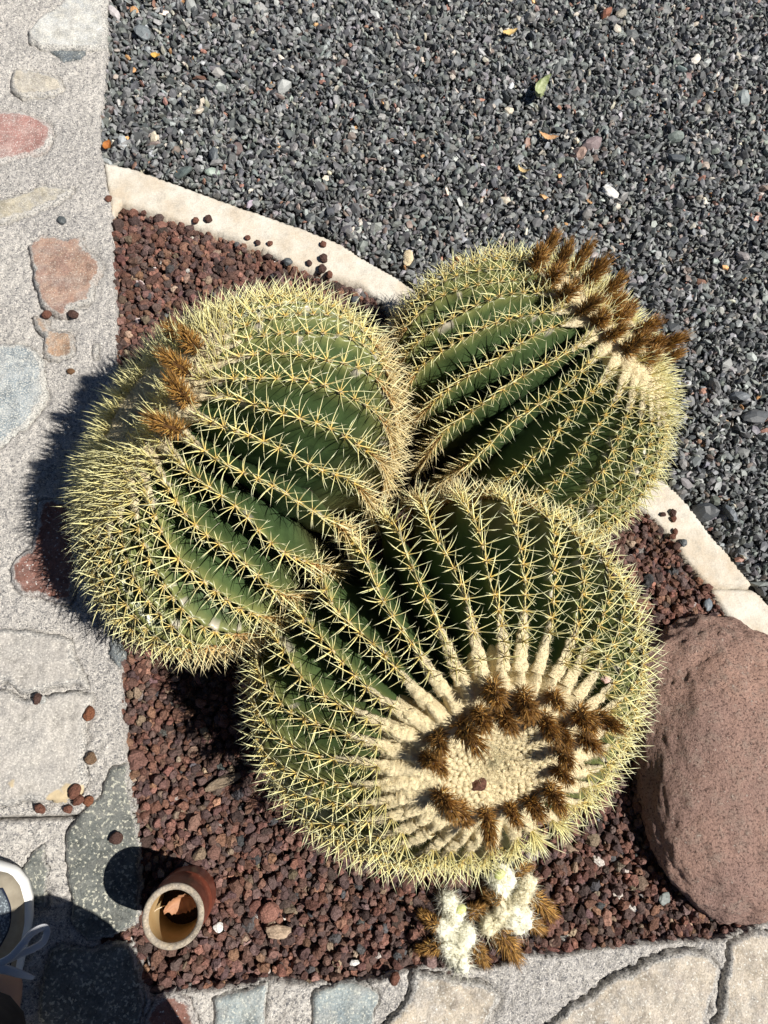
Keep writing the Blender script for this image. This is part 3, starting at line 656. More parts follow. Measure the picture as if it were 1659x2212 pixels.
make_cactus('left', 'barrel_cactus', 'golden barrel cactus leaning over the stone path, with only five brown dried flowers', cv(bl_, q2))
make_cactus('right', 'barrel_cactus', 'golden barrel cactus beside the slate gravel, dried flowers massed along its far right rim', cv(br, q6))
F_ROOT, F_B, F_C = make_cactus('front', 'barrel_cactus', 'golden barrel cactus with its round woolly crown ringed by dried flowers, next to the boulder', cv(bf, q7))

# ------------------------------------------------------------ boulder
def rock_mesh(name, level, semi, seed, mat, amp=.06, freq=1.2, pw=2.5, rot=0., small=.012, smooth=True):
    V, F = ico(level)
    h_ = np.hypot(V[:, 0], V[:, 1]) + 1e-9; q = np.maximum((np.abs(V[:, :2] / h_[:, None]) ** pw).sum(1), .3) ** (-1 / pw); V = V * np.stack([q, q, 1 + 0 * q], 1)
    d = 1 + amp * fbm(V * freq + seed, seed, 3, .5) + small * fbm(V * 6 + seed, seed + 3, 6, .68) - small * 1.6 * np.clip(vn(V * 3.3 + seed, seed + 7) - .35, 0, 1)
    V = V * d[:, None] * np.array(semi)
    c, s = math.cos(rot), math.sin(rot); V = V @ np.array([[c, s, 0], [-s, c, 0], [0, 0, 1]])
    return new_mesh(name, V, F, mat, None, smooth)
n = NT('red_boulder'); f1 = n.noise(5, 6, .6); f2 = n.noise(38, 6, .7); f3 = n.noise(230, 4, .75); f4 = n.noise(150, 2, .5)
c = n.mix(n.ramp(f1, [(.40, 0.), (.62, 1.)]), (.32, .205, .17), (.44, .275, .215))
c = n.mix(n.ramp(f2, [(.50, 0.), (.70, 1.)]), c, (.34, .25, .205))
c = n.mix(n.ramp(f3, [(.36, .95), (.50, 0.)]), c, (.085, .05, .042))
c = n.mix(n.ramp(f4, [(.69, 0.), (.72, .8)]), c, (.50, .42, .36))
M_ROCK = n.done(c, .85, n.bump(f3, .9, .004, n.bump(f2, 1., .014)), .25)
bc = at(1578, 1648, .05)
me = rock_mesh('boulder', 6, (.172, .256, .092), 11, M_ROCK, .06, 1.5, 2.6, -.06, .022)
o = link(me, loc=(bc[0] + .006, bc[1], .022)); tag(o, 'large smooth reddish brown boulder on the lava gravel', 'boulder')

# ------------------------------------------------------------ clay pot and dry leaf
pot_c = at(391, 1950, 0.); PR, PHT = .0426, .168
rimc = at(377, 1991, PHT); px_, py_ = -.1615, -.2215
def lathe(name, prof, mat, parent, seg=72, noise=0., seed=0):
    P = np.array(prof, float); a = np.arange(seg) * 2 * PI / seg
    V = np.stack([P[:, None, 0] * np.cos(a), P[:, None, 0] * np.sin(a), np.repeat(P[:, 1:2], seg, 1)], -1)
    if noise: V[..., :2] *= (1 + noise * vn(V * 50, seed))[..., None]
    m_ = len(P); i = np.arange(m_ - 1)[:, None] * seg; j = np.arange(seg)[None]; k = (j + 1) % seg
    F = np.stack([i + j, i + k, i + seg + k, i + seg + j], -1).reshape(-1, 4)
    return link(new_mesh(name, V.reshape(-1, 3), F, mat), name, parent)
n = NT('brown_glaze'); f = n.noise(14, 5, .6, stretch=(1, 1, 3)); f2 = n.noise(120, 4, .7)
c = n.mix(n.ramp(f, [(.35, 0.), (.65, 1.)]), (.10, .026, .016), (.19, .052, .030)); c = n.mix(n.ramp(f2, [(.6, 0.), (.74, .8)]), c, (.42, .22, .14))
M_GLAZE = n.done(c, .38, n.bump(f2, .25, .001), .5)
M_RIM = m_stone('bare_clay_rim', (.40, .33, .24), (.34, .29, .23), (.24, .21, .18), 30, .2, (.5, .45, .36), 500, bump=.3, dist=.0008)
n = NT('tan_clay'); M_TAN = n.done(n.ramp(n.noise(18, 4), [(.3, (.40, .26, .11)), (.7, (.52, .37, .19))]), .7, n.bump(n.noise(200, 3), .3, .0008), .3)
n = NT('dark_damp_soil'); M_DARK = n.done(n.ramp(n.noise(90, 4), [(.3, (.018, .010, .007)), (.7, (.045, .026, .016))]), .9, n.bump(n.noise(160, 4), .9, .004), .2)
pot = empty('clay_pot', (px_, py_, 0)); tag(pot, 'small brown-glazed clay pot with a pale rim standing on the lava gravel', 'pot')
Ri = PR * .785
lathe('outer_wall', [(PR * 1.035, -.02), (PR * 1.04, .070), (PR * 1.03, .078), (PR * .985, .080), (PR * .985, .12), (PR * .995, PHT - .003)], M_GLAZE, pot, noise=.006)
lathe('rim', [(PR * .995, PHT - .003), (PR * .985, PHT), (PR * .93, PHT + .0012), (PR * .86, PHT + .0012), (Ri + .0012, PHT), (Ri, PHT - .002)], M_RIM, pot)
lathe('inner_wall', [(Ri, PHT - .002), (Ri * .985, PHT - .03), (Ri * .97, .075), (Ri * .95, .058)], M_TAN, pot)
lathe('base', [(Ri * .96, .060), (Ri * .6, .061), (Ri * .3, .060), (.0004, .060)], M_DARK, pot)
n = NT('dry_leaf'); M_LEAF = n.done(n.ramp(n.noise(45, 4), [(.3, (.30, .14, .07)), (.7, (.46, .25, .14))]), .6, n.bump(n.noise(120, 3), .3, .002), .3)
def leaf_mesh(name, L, W_, curl, mat, seed, nx=22, ny=14, fold=.3, serr=.06):
    u, v = np.meshgrid(np.linspace(0, 1, nx), np.linspace(-1, 1, ny), indexing='ij')
    wd = W_ * np.sin(PI * np.clip(u, .02, .98)) ** .75 * (1 + serr * np.sin(u * 60 + v))
    X = (u - .5) * L; Y = v * wd / 2; Z = fold * np.abs(Y) + curl * ((u - .5) ** 2) * L + curl * .8 * (Y ** 2) / W_ + .0012 * np.cos(u * 42) * np.abs(v) + .002 * vn(np.stack([u * 5, v * 3, 0 * u], -1), seed)
    P = np.stack([X, Y, Z], -1).reshape(-1, 3); idx = np.arange(nx * ny).reshape(nx, ny)
    F = np.stack([idx[:-1, :-1], idx[1:, :-1], idx[1:, 1:], idx[:-1, 1:]], -1).reshape(-1, 4)
    n_ = len(P); ring = np.concatenate([idx[0, :], idx[1:, -1], idx[-1, -2::-1], idx[-2:0:-1, 0]])
    V = np.r_[P, P - np.array([0, 0, .0006])]; r2 = np.roll(ring, -1)
    return new_mesh(name, V, np.r_[F, F[:, ::-1] + n_, np.stack([ring, ring + n_, r2 + n_, r2], 1)], mat)
def tube_path(name, pts, r, mat, parent=None, sides=8, flat=1.):
    P = np.array(pts, float); k = len(P)
    t = np.linspace(0, k - 1, (k - 1) * 6 + 1); out = []
    for q in t:
        i = min(int(q), k - 2); f = q - i; p0, p1, p2, p3 = P[max(i - 1, 0)], P[i], P[i + 1], P[min(i + 2, k - 1)]
        out.append(.5 * ((2 * p1) + (p2 - p0) * f + (2 * p0 - 5 * p1 + 4 * p2 - p3) * f * f + (3 * p1 - p0 - 3 * p2 + p3) * f ** 3))
    P = np.array(out); D = np.gradient(P, axis=0); D /= np.linalg.norm(D, axis=1)[:, None] + 1e-12
    up = np.array([0, 0, 1.]); U = np.cross(D, up); l_ = np.linalg.norm(U, axis=1)[:, None]; U = np.where(l_ > 1e-3, U / (l_ + 1e-9), [1, 0, 0]); W_ = np.cross(U, D)
    a = np.arange(sides) * 2 * PI / sides; rr = np.full(len(P), r) if np.isscalar(r) else np.interp(np.linspace(0, 1, len(P)), np.linspace(0, 1, len(r)), r)
    V = P[:, None] + rr[:, None, None] * (U[:, None] * np.cos(a)[None, :, None] + flat * W_[:, None] * np.sin(a)[None, :, None])
    m_ = len(P); i = np.arange(m_ - 1)[:, None] * sides; j = np.arange(sides)[None]; kk = (j + 1) % sides
    F = np.stack([i + j, i + kk, i + sides + kk, i + sides + j], -1).reshape(-1, 4)
    caps = [np.arange(sides)[None, ::-1], (np.arange(sides) + (m_ - 1) * sides)[None]]
    return link(new_mesh(name, V.reshape(-1, 3), [F, np.concatenate(caps)], mat), name, parent)
lf = link(leaf_mesh('dry_leaf', .056, .036, .9, M_LEAF, 4), 'dry_leaf'); lf.location = (px_ + .006, py_ + .014, .118); lf.rotation_euler = (math.radians(38), math.radians(-8), math.radians(18))
tag(lf, 'curled brown dry leaf lodged inside the clay pot', 'leaf')
n = NT('pale_stalk'); M_STALK = n.done((.55, .45, .32), .7)
st = tube_path('leaf_stalk', [(-.028, 0, .002), (-.04, .004, .008), (-.047, .002, .020)], .0009, M_STALK, lf, 6)

# ------------------------------------------------------------ fallen dried flowers
def wool_tuft(name, pts, rad, col, parent):
    P = np.array(pts, float); rad = np.array(rad); k = len(P)
    P = np.r_[P, (P + np.roll(P, 1, 0)) / 2]; rad = np.r_[rad, rad * .8] * 1.2
    V0, F0 = ICO3; VS, CS = [], []; TS = []; off = 0
    for p_, r_ in zip(P, rad):
        st = rng.uniform(.8, 1.3, 3); V = V0 * (1 + .30 * fbm(V0 * 1.6 + rng.uniform(0, 90, 3), 4, 3, .6)[:, None] + .06 * rng.normal(size=(len(V0), 1))) * r_ * st * A_(1, 1, .7) + p_
        h = rng.choice(len(V0), 230); hv, hq, ht, hc = tubes(V[h] * .97 + p_ * .03, V0[h] + .9 * rng.normal(size=(230, 3)), .0075 * rng.uniform(.3, 1.5, 230), .00042, .9 * rng.normal(size=(230, 3)), 1, 3, A_(*col), A_(*col), A_(*col))
        VS += [V, hv]; TS += [F0 + off, ht + off + len(V)]; off += len(V) + len(hv); CS += [np.repeat(A_(*col)[None] * rng.uniform(.95, 1.03), len(V), 0), hc]
    return link(new_mesh(name, np.concatenate(VS), np.concatenate(TS), M_FLUFF, np.concatenate(CS).clip(0, .95)), name, parent)
M_FLUFF = m_attr('white_fluff', .95, .05, 500, .92, 1.05, .25, .0006)
q8 = lambda X, Y: ((1400 + X / 1.121) / 1.736, (3100 + Y / 1.121) / 1.736)
G_F = 'fallen dried cactus flowers below the front barrel'
white, cream, green = (.80, .78, .63), (.76, .70, .50), (.42, .50, .16)
def fallen(wool_px, base, tip, label, wc, wr, lift=.012, gcol=None, z=.018):
    b = at(*q8(*base), z + lift); t = at(*q8(*tip), z + lift * .4); root = empty('fallen_flower', (b[0], b[1], 0)); tag(root, label, 'dried flower', G_F)
    loc = lambda p_: np.array(p_) - A_(b[0], b[1], 0)
    d = t - b; L = np.linalg.norm(d); d /= L
    o = bpy.data.objects.new('bristle_head', random.choice(BUDS)); COL.objects.link(o); o.parent = root
    o.matrix_local = Matrix.Translation(Vector(loc(b).tolist())) @ Vector(d.tolist()).to_track_quat('Z', 'Y').to_matrix().to_4x4() @ Matrix.Rotation(random.uniform(0, 6), 4, 'Z') @ Matrix.Scale(max(.8, min(1.25, L / .046)), 4)
    if wool_px:
        pts = [loc(at(*q8(x_, y_), z + .004 + .010 * rng.random())) for x_, y_ in wool_px]
        wool_tuft('wool_tuft', pts, [wr * rng.uniform(.6, 1.0) for _ in pts], wc, root)
    if gcol:
        p_ = loc(at(*q8(*gcol), z + .016)); me_ = rock_mesh('green_fruit_base', 3, (.010, .008, .008), 4, M_FRUIT, .05, 1.2, 2.2, .4, .01); link(me_, 'green_fruit_base', root, p_)
    return root
n = NT('fresh_fruit'); M_FRUIT = n.done(n.ramp(n.noise(90, 3), [(.3, (.42, .48, .14)), (.7, (.62, .62, .30))]), .45, None, .4)
fallen([(300, 300), (320, 320), (330, 345), (350, 360), (310, 330), (345, 380)], (395, 370), (455, 345), 'fallen dried flower with ragged white wool and a pale green base', white, .013, .012, (365, 348))
fallen([(300, 420), (330, 410), (350, 430), (310, 450)], (280, 425), (215, 375), 'fallen dried flower pointing up left on the left edge of the heap', white, .014)
fallen([(385, 440), (365, 465), (395, 460), (375, 490)], (430, 490), (470, 575), 'fallen dried flower pointing down right from the middle of the white wool', white, .013)
fallen([(310, 500), (335, 520), (360, 525), (350, 550), (372, 580), (320, 530)], (285, 505), (205, 515), 'fallen dried flower lying level toward the left, lowest beside the long white wool', white, .012)
fallen([(480, 400), (500, 380), (520, 400), (490, 430)], (530, 430), (600, 560), 'largest fallen dried flower, its brush pointing down at the cement edge', cream, .012)
fallen([(560, 330), (540, 350), (575, 345)], (540, 320), (480, 280), 'fallen dried flower lying across the top centre of the heap', cream, .012, .02)
fallen([(590, 360), (615, 370), (600, 395), (585, 390), (630, 380)], (645, 390), (690, 420), 'fallen dried flower half hidden behind the round white wool ball', white, .015)
fallen([(620, 300), (640, 270), (650, 235), (635, 250), (610, 310)], (670, 290), (755, 380), 'fallen dried flower at the right end of the heap, brush pointing down right', cream, .011)
fallen([(500, 225), (530, 210), (555, 225), (520, 250), (545, 190), (540, 265)], (600, 190), (640, 170), 'fallen dried flower with white wool tucked under the spines of the front barrel', white, .014, .014, (530, 200))

# ------------------------------------------------------------ loose pebbles, chips and leaves
def vm_rock(name, cols, mat, s, seed, asp=(1, .8, .7)):
    V, F = ICO3; V = V * (1 + .22 * vn(V * 1.6 + seed * 7.3, seed)[:, None] + .07 * fbm(V * 5 + seed, seed + 1, 3)[:, None])
    return new_mesh(name, V * s / 2 * np.array(asp), F, mat, np.repeat(np.array(cols, float)[None], len(V), 0), smooth=False)
p5 = lambda X, Y: ((1000 + X / 1.659) / 1.736, (900 + Y / 1.659) / 1.736)
p3r = lambda X, Y: ((2200 + X / 2.44) / 1.736, (1700 + Y / 2.44) / 1.736)
d1 = lambda X, Y: (X / 2.88, Y / 2.88)
LR, LB, LG = (.15, .07, .05), (.085, .05, .042), (.075, .085, .09)
GK, GP = 'loose pebbles on the pale kerb', 'loose pebbles on the stone path'
loose = [
 (d1(675, 1235), KZ, .016, LR, 'red pebble alone at the left end of the pale kerb, by the path', GK),
 (d1(1217, 1370), KZ, .016, LR, 'red pebble on the kerb, left one of the pair near its inner edge', GK),
 (d1(1296, 1360), KZ, .017, LB, 'dark red pebble on the kerb, right one of the pair near its inner edge', GK),
 (d1(1540, 1480), KZ, .012, LR, 'tiny red pebble on the kerb beside the lava gravel, left of two near the middle', GK),
 (d1(1605, 1510), KZ, .014, LB, 'tiny brown pebble on the kerb beside the lava gravel, right of two near the middle', GK),
 (p5(20, 22), KZ, .014, LR, 'small reddish pebble lying in the centre of the long kerb', GK),
 (p5(353, 26), KZ, .015, LR, 'red pebble near the outer edge of the kerb, highest of the cluster of five', GK),
 (p5(354, 112), KZ, .020, LB, 'lumpy double red pebble on the kerb, second from the top of the cluster of five', GK),
 (p5(265, 142), KZ, .015, LB, 'dark pebble on the kerb, leftmost of the cluster of five', GK),
 (p5(345, 180), KZ, .022, LB, 'largest dark pebble on the kerb in the cluster of five', GK),
 (p5(390, 214), KZ, .017, LR, 'reddish pebble on the kerb, lowest of the cluster of five', GK),
 (p5(133, 135), .012, .021, LG, 'dark grey rounded pebble at the inner kerb edge left of the cluster', GK),
 (p5(550, 372), .010, .018, LG, 'blue-grey pebble on the lava gravel where the kerb goes behind the cactus', GK),
 (p3r(700, 560), KZ, .011, LB, 'small black pebble on the kerb right of the cacti, leftmost of its cluster', GK),
 (p3r(795, 545), KZ, .016, LB, 'brown-black pebble on the kerb right of the cacti, touching a red one below', GK),
 (p3r(797, 600), KZ, .013, LR, 'red pebble on the kerb right of the cacti, just under the brown-black one', GK),
 (p3r(810, 718), KZ, .013, LR, 'reddish pebble on the kerb right of the cacti, above another brown one', GK),
 (p3r(790, 760), KZ, .013, LR, 'brown pebble on the kerb right of the cacti, next to the edge of the gravel', GK),
 (p3r(885, 820), KZ, .017, LG, 'dark grey teardrop pebble on the kerb right of the cacti', GK),
 (p3r(820, 850), .014, .018, LB, 'coarse dark pebble at the inner kerb edge beside the grey teardrop one', GK),
 (d1(290, 1955), PATH_Z + .006, .018, LR, 'red pebble on the path below the pinkish brown stone, left one', GP),
 (d1(455, 1955), PATH_Z + .004, .020, LB, 'dark brown pebble on the path below the pinkish brown stone, right one', GP),
 (d1(385, 1370), PATH_Z, .018, LG, 'dark blue-grey pebble stuck in the cement above the pinkish brown stone', GP),
 (d1(440, 2310), PATH_Z, .015, (.16, .09, .05), 'brown pebble on the cement just above the cactus shadow', GP),
 (d1(233, 4350), PATH_Z + .008, .018, LB, 'dark pebble on the crack of the big grey paving stone', GP),
 (d1(268, 4357), PATH_Z + .008, .013, (.42, .42, .40), 'pale grey pebble beside the dark one on the grey paving stone', GP),
 (d1(463, 4925), PATH_Z + .004, .024, LR, 'long red-brown pebble at the corner of the flat grey paving stone', GP),
 (d1(250, 5030), PATH_Z, .018, LR, 'reddish pebble in the rough cement left of the dark slate slab', GP),
 (d1(424, 5035), PATH_Z, .014, LR, 'small narrow red pebble in the joint beside the dark slate slab', GP),
 (d1(724, 5213), PATH_Z + .006, .020, LB, 'dark red pebble on the slate slab just above the pot shadow', GP),
 (d1(557, 4440), PATH_Z, .024, (.19, .08, .045), 'rusty flat pebble in the cement joint beside the big grey stone', GP),
 (d1(490, 4980), PATH_Z, .020, LR, 'red pebble wedged in the joint at the top of the slate slab, left one', GP),
 (d1(550, 4985), PATH_Z, .016, (.19, .08, .045), 'red pebble wedged in the joint at the top of the slate slab, right one', GP),
 (d1(565, 4720), PATH_Z, .020, (.17, .11, .07), 'tan-brown pebble in the dark hollow above the slate slab', GP),
 (q8(90, 640), .022, .020, LR, 'flat red pebble at the top left of the cream paving stone', GP),
]
for i, (uv, z, s, c_, lab, gr) in enumerate(loose):
    me = vm_rock('loose_pebble', c_, M_LAVA if c_ != LG else M_SLATE, s, i + 1, (1, rng.uniform(.7, .95), .7)); p_ = at(*uv, z + s * .3)
    o = link(me, 'loose_pebble', None, p_.tolist()); o.rotation_euler = (0, 0, rng.uniform(0, 6)); tag(o, lab, 'pebble', gr)
# the scrap of lava on the woolly crown
def on_front(u, v, off):
    p = CACTI['front']; R, a = p['R'], p['a']; d = np.array([(u - PW / 2) / PF, -(v - PH / 2) / PF, -1.0]) @ CR; S = A_(1 / R, 1 / R, 1 / (a * R))
    o_ = (F_B.T @ (EYE - F_C)) * S; dl = (F_B.T @ d) * S; qa, qb, qc = dl @ dl, 2 * o_ @ dl, o_ @ o_ - 1; t = (-qb - math.sqrt(qb * qb - 4 * qa * qc)) / 2 / qa
    return EYE + d * t + F_B[:, 2] * off
o = link(vm_rock('lava_pebble', (.13, .065, .045), M_LAVA, .021, 44, (1, .9, .75)), 'lava_pebble', None, on_front(*q7(666, 1080), -.006).tolist()); tag(o, 'dark red lava pebble resting on the woolly crown of the front barrel', 'pebble')
o = link(vm_rock('pink_fruit', (.62, .42, .36), M_SLATE, .014, 9, (1, .8, .8)), 'dried_fruit', None, on_front(*q7(1440, 400), .004).tolist()); tag(o, 'pale pink dried fruit caught between ribs of the front barrel', 'fruit')
WHT = m_stone('white_pebble', (.72, .71, .68), (.8, .79, .76), (.66, .64, .6), 30, bump=.3)
def chip(uv, z, s, mat, lab, name='pebble', cat='pebble', asp=(1, .6, .35), seed=1, rz=0., col=(.7, .7, .7)):
    o = link(vm_rock(name, col, mat, s, seed, asp), name, None, at(*uv, z).tolist()); o.rotation_euler = (.1, .1, rz); tag(o, lab, cat); return o
e5 = lambda X, Y: ((1800 + X / 1.536) / 1.736, (Y / 1.536) / 1.736)
chip(e5(750, 1105), .014, .040, WHT, 'white flat pebble standing out in the slate gravel', 'white_pebble', seed=3, rz=-.6)
chip(p5(880, 105), .012, .040, m_stone('cream_chip', (.66, .54, .34), (.72, .6, .42), (.6, .5, .34), 40), 'cream coloured lump by the kerb above the right-hand cactus', 'cream_pebble', seed=5, rz=1.4)
chip((472, 2003), .014, .017, WHT, 'bright white pebble on the lava gravel right of the clay pot', 'white_pebble', asp=(1, .9, .7), seed=6)
chip(z6([(750, 130)])[0], .013, .040, m_stone('tan_chip', (.42, .31, .22), (.5, .38, .27), (.4, .3, .22), 60), 'flat tan stone on the lava gravel below the clay pot', 'tan_stone', asp=(1, .5, .4), seed=8, rz=-.05)
chip(z6([(705, 30)])[0], .012, .036, M_LAVA, 'big pinkish lava stone on the gravel right of the clay pot', 'lava_stone', asp=(1, .8, .6), seed=12, rz=.6, col=(.26, .13, .10))
chip(z6([(1148, 290)])[0], .012, .015, WHT, 'small white chip in the lava gravel above the blue-grey paving', 'white_chip', asp=(1, .6, .5), seed=14)
chip(z8([(1225, 305)])[0], .014, .024, M_SLATE, 'grey slate chip lying on the lava gravel beside the boulder', 'slate_chip', asp=(1, .7, .3), seed=15, rz=.7, col=(.17, .19, .18))
chip(p3r(1108, 1385), .012, .024, M_SLATE, 'pointed blue-grey slate chip on the lava gravel above the boulder', 'slate_chip', asp=(1, .7, .4), seed=17, rz=1.2, col=(.13, .15, .17))
WOODM = m_stone('weathered_wood', (.30, .22, .15), (.38, .30, .21), (.22, .17, .13), 50, bump=.9, stretch=(1, 9, 1))
chip((482, 1690), .013, .062, WOODM, 'weathered strip of wood on the lava gravel left of the front barrel', 'wood_chip', 'wood chip', (1, .28, .2), 21, .35)
big = [(e5(300, 205), (.10, .11, .12), .034), (e5(285, 105), (.30, .29, .27), .042), (e5(730, 75), (.33, .14, .09), .034), (e5(815, 80), (.30, .27, .22), .034), (e5(650, 830), (.22, .17, .17), .048), (e5(565, 890), (.32, .22, .18), .040),
       (e5(1130, 910), (.09, .10, .11), .045), (e5(1155, 400), (.20, .25, .24), .036), (e5(1515, 570), (.24, .27, .27), .042), (e5(1125, 790), (.19, .22, .20), .042), (e5(615, 1235), (.22, .21, .20), .044), (e5(790, 165), (.55, .50, .42), .030),
       (e5(1245, 340), (.60, .56, .50), .030), (d1(710, 80), (.40, .37, .37), .034), (d1(890, 200), (.16, .18, .19), .046), (d1(1240, 690), (.48, .42, .34), .026), (d1(1330, 960), (.13, .145, .155), .036), (d1(1135, 1075), (.10, .125, .12), .042),
       (d1(1320, 1070), (.30, .36, .31), .032), (d1(1150, 640), (.22, .22, .21), .036), (d1(760, 890), (.34, .36, .37), .030), (q6(1580, 1290), (.12, .125, .13), .060), (q6(1480, 1160), (.17, .185, .20), .040), (d1(955, 855), (.62, .55, .42), .024),
       (q6(1500, 270), (.30, .27, .26), .036), (q6(1320, 1100), (.18, .18, .18), .044), (p3r(1310, 550), (.12, .135, .15), .052), (p3r(1090, 530), (.05, .055, .06), .050), (q6(550, 265), (.38, .33, .31), .026), (q6(1575, 360), (.10, .11, .115), .030)]
CHIP_LABELS = ['dark grey chip lying flat beside the yellowish dry leaf', 'broad pale brown-grey stone near the top edge of the slate gravel', 'rust-orange stone, brightest reddish chip at the top of the slate gravel', 'beige-grey stone immediately right of the rust-orange one', 'brownish purple flat stone right of the orange-tan leaf scrap', 'pinkish pointed stone under the brownish purple one', 'square black stone right of centre in the slate gravel', 'pale greenish grey stone in the upper middle of the slate gravel', 'light grey-green stone by the upper right frame edge of the gravel', 'flat grey-green stone above the square black one', 'rounded taupe stone left below the white flat pebble', 'cream white stone near the top, left of the pink chips', 'off-white stone right of the cream white one near the top', 'pale lilac stone at the top left corner of the gravel', 'large blocky grey stone near the top of the path edge', 'cream-tan stone in the left part of the slate gravel', 'rounded black stone just above the left end of the kerb', 'dark green-black stone touching the kerb near the path', 'pale mint green stone just above the kerb', 'mid grey stone halfway down the left part of the gravel', 'light grey rounded stone close to the path edge', 'longest dark stone right of the right-hand cactus', 'blue-grey stone beside the right rim of the right-hand cactus', 'small cream chip close to the path edge', 'brown-grey stone at the right above the dried flowers', 'charcoal stone by the right rim of the right-hand cactus', 'flat charcoal slab near the kerb on the right', 'narrow black shard touching the kerb on the right', 'pale pinkish chip right of the dried flowers', 'black stone at the right frame edge above the dried flowers']
V0, F0 = ICO2
for i, (uv, c_, s) in enumerate(big):
    V = V0 * (1 + .28 * vn(V0 * 1.5 + i * 9.1, i)[:, None] + .05 * rng.normal(size=(len(V0), 1))); R_ = rot_rand(1, .35)[0]
    me = new_mesh('stone_chip', (V * s / 2 * A_(1, rng.uniform(.6, .85), rng.uniform(.35, .5))) @ R_.T, F0, M_SLATE, np.repeat(A_(*c_)[None], len(V), 0), smooth=False)
    o = link(me, 'stone_chip', None, at(*uv, .010).tolist())
    tag(o, CHIP_LABELS[i], 'stone', 'larger chips in the slate gravel')
def leaf(name, uv, z, L, W_, curl, colA, colB, rz, lab, seed, tilt=0.):
    n = NT(name + '_skin'); m = n.done(n.ramp(n.noise(70, 4), [(.35, colA), (.65, colB)]), .7, n.bump(n.noise(150, 3), .4, .002), .3)
    o = link(leaf_mesh(name, L, W_, curl, m, seed, 16, 9), name, None, at(*uv, z).tolist()); o.rotation_euler = (tilt, .1, rz); tag(o, lab, 'leaf')
leaf('green_leaf', e5(325, 530), .016, .085, .030, 1.4, (.16, .20, .07), (.42, .45, .28), 1.15, 'curled green-grey leaf lying on the slate gravel', 2, .5)
leaf('yellow_leaf', e5(165, 195), .016, .046, .016, .9, (.5, .34, .12), (.6, .46, .22), .5, 'small yellowish dry leaf on a dark chip near the top of the gravel', 3)
leaf('tan_leaf', e5(385, 795), .015, .050, .013, 1.2, (.5, .27, .13), (.6, .4, .22), -.1, 'narrow orange-tan dry leaf scrap on the slate gravel', 4)
leaf('curved_leaf', e5(240, 990), .014, .030, .009, 2.2, (.55, .42, .22), (.66, .55, .34), -.3, 'thin curved straw-coloured leaf scrap in the slate gravel', 5)
leaf('amber_leaf', d1(965, 352), .014, .022, .014, 1.2, (.5, .28, .06), (.6, .4, .12), .2, 'small amber leaf scrap in the slate gravel right of the path', 6)
leaf('rusty_leaf', d1(668, 915), .014, .026, .018, 1.2, (.28, .09, .02), (.42, .18, .05), 1.2, 'rusty leaf scrap against the path edge above the kerb', 7)
# ------------------------------------------------------------ the person taking the picture
n = NT('white_foam'); M_SOLE = n.done((.78, .78, .76), .6, n.bump(n.noise(300, 3), .2, .0005), .3)
n = NT('tan_suede'); f = n.noise(60, 5); M_SUEDE = n.done(n.ramp(f, [(.3, (.27, .235, .18)), (.7, (.36, .32, .25))]), .95, n.bump(n.noise(500, 3), .4, .0006), .1)
n = NT('blue_grey_mesh'); v = n.voro(330); M_MESH = n.done(n.ramp(v, [(.25, (.30, .35, .38)), (.5, (.10, .12, .14))]), .7, n.bump(v, .8, -.001), .3)
n = NT('navy_trim'); M_NAVY = n.done((.015, .022, .045), .6)
n = NT('pale_blue_trim'); M_PBLUE = n.done((.30, .38, .48), .5)
n = NT('grey_knit'); M_KNIT = n.done(n.ramp(n.noise(25, 4), [(.3, (.10, .125, .155)), (.7, (.15, .18, .21))]), .95, n.bump(n.noise(600, 2), .5, .0008), .1)
n = NT('lace'); M_LACE = n.done((.50, .51, .54), .9, n.bump(n.noise(900, 2), .5, .0005), .1)
n = NT('dark_trousers'); M_TRO = n.done(n.ramp(n.noise(40, 4), [(.3, (.022, .022, .026)), (.7, (.035, .035, .04))]), .95, n.bump(n.noise(700, 2), .4, .0008), .1)
n = NT('grey_shirt'); M_SHIRT = n.done(n.ramp(n.noise(30, 4), [(.3, (.16, .17, .19)), (.7, (.20, .21, .23))]), .95, n.bump(n.noise(500, 2), .3, .0008), .1)
n = NT('skin'); M_BODY = n.done((.45, .27, .19), .5, None, .4)
n = NT('hair'); M_HAIR = n.done((.05, .03, .02), .7)
def skin_obj(name, V, E_, Rd, mat, parent, org, sub=2):
    me = bpy.data.meshes.new(name); me.from_pydata([tuple(np.array(v) - org) for v in V], E_, []); o = link(me, name, parent)
    md = o.modifiers.new('skin', 'SKIN'); md.use_smooth_shade = True
    for i, r in enumerate(Rd):
        sv = me.skin_vertices[0].data[i]; sv.radius = (r, r) if np.isscalar(r) else r; sv.use_root = (i == 0)
    s_ = o.modifiers.new('sub', 'SUBSURF'); s_.levels = s_.render_levels = sub; me.materials.append(mat)
    dg = bpy.context.evaluated_depsgraph_get(); m2 = bpy.data.meshes.new_from_object(o.evaluated_get(dg)); o.modifiers.clear(); o.data = m2; m2.name = name
    m2.polygons.foreach_set('use_smooth', [True] * len(m2.polygons)); return o
SL, SW = .300, .053
T_ = [0, .03, .1, .25, .45, .6, .72, .82, .9, .96, 1.]
HWv = [.05, .5, .76, .80, .74, .88, 1., .98, .84, .58, .04]; HTv = [.070, .08, .09, .100, .108, .088, .066, .056, .048, .040, .026]
hw = lambda t: np.interp(t, T_, HWv) * SW; ht = lambda t: np.interp(t, T_, HTv)
def upper_pt(t, al, off=0., k=.96):
    x_ = hw(t) * k; h = ht(t) - .024; x = x_ * np.cos(al); z = .024 + h * np.sin(al) ** .75
    nn = np.stack([np.cos(al) * h, 0 * t, np.sin(al) * x_], -1); nn /= np.linalg.norm(nn, axis=-1, keepdims=True) + 1e-9
    return np.stack([x, t * SL * .985 + .002, z], -1) + nn * off
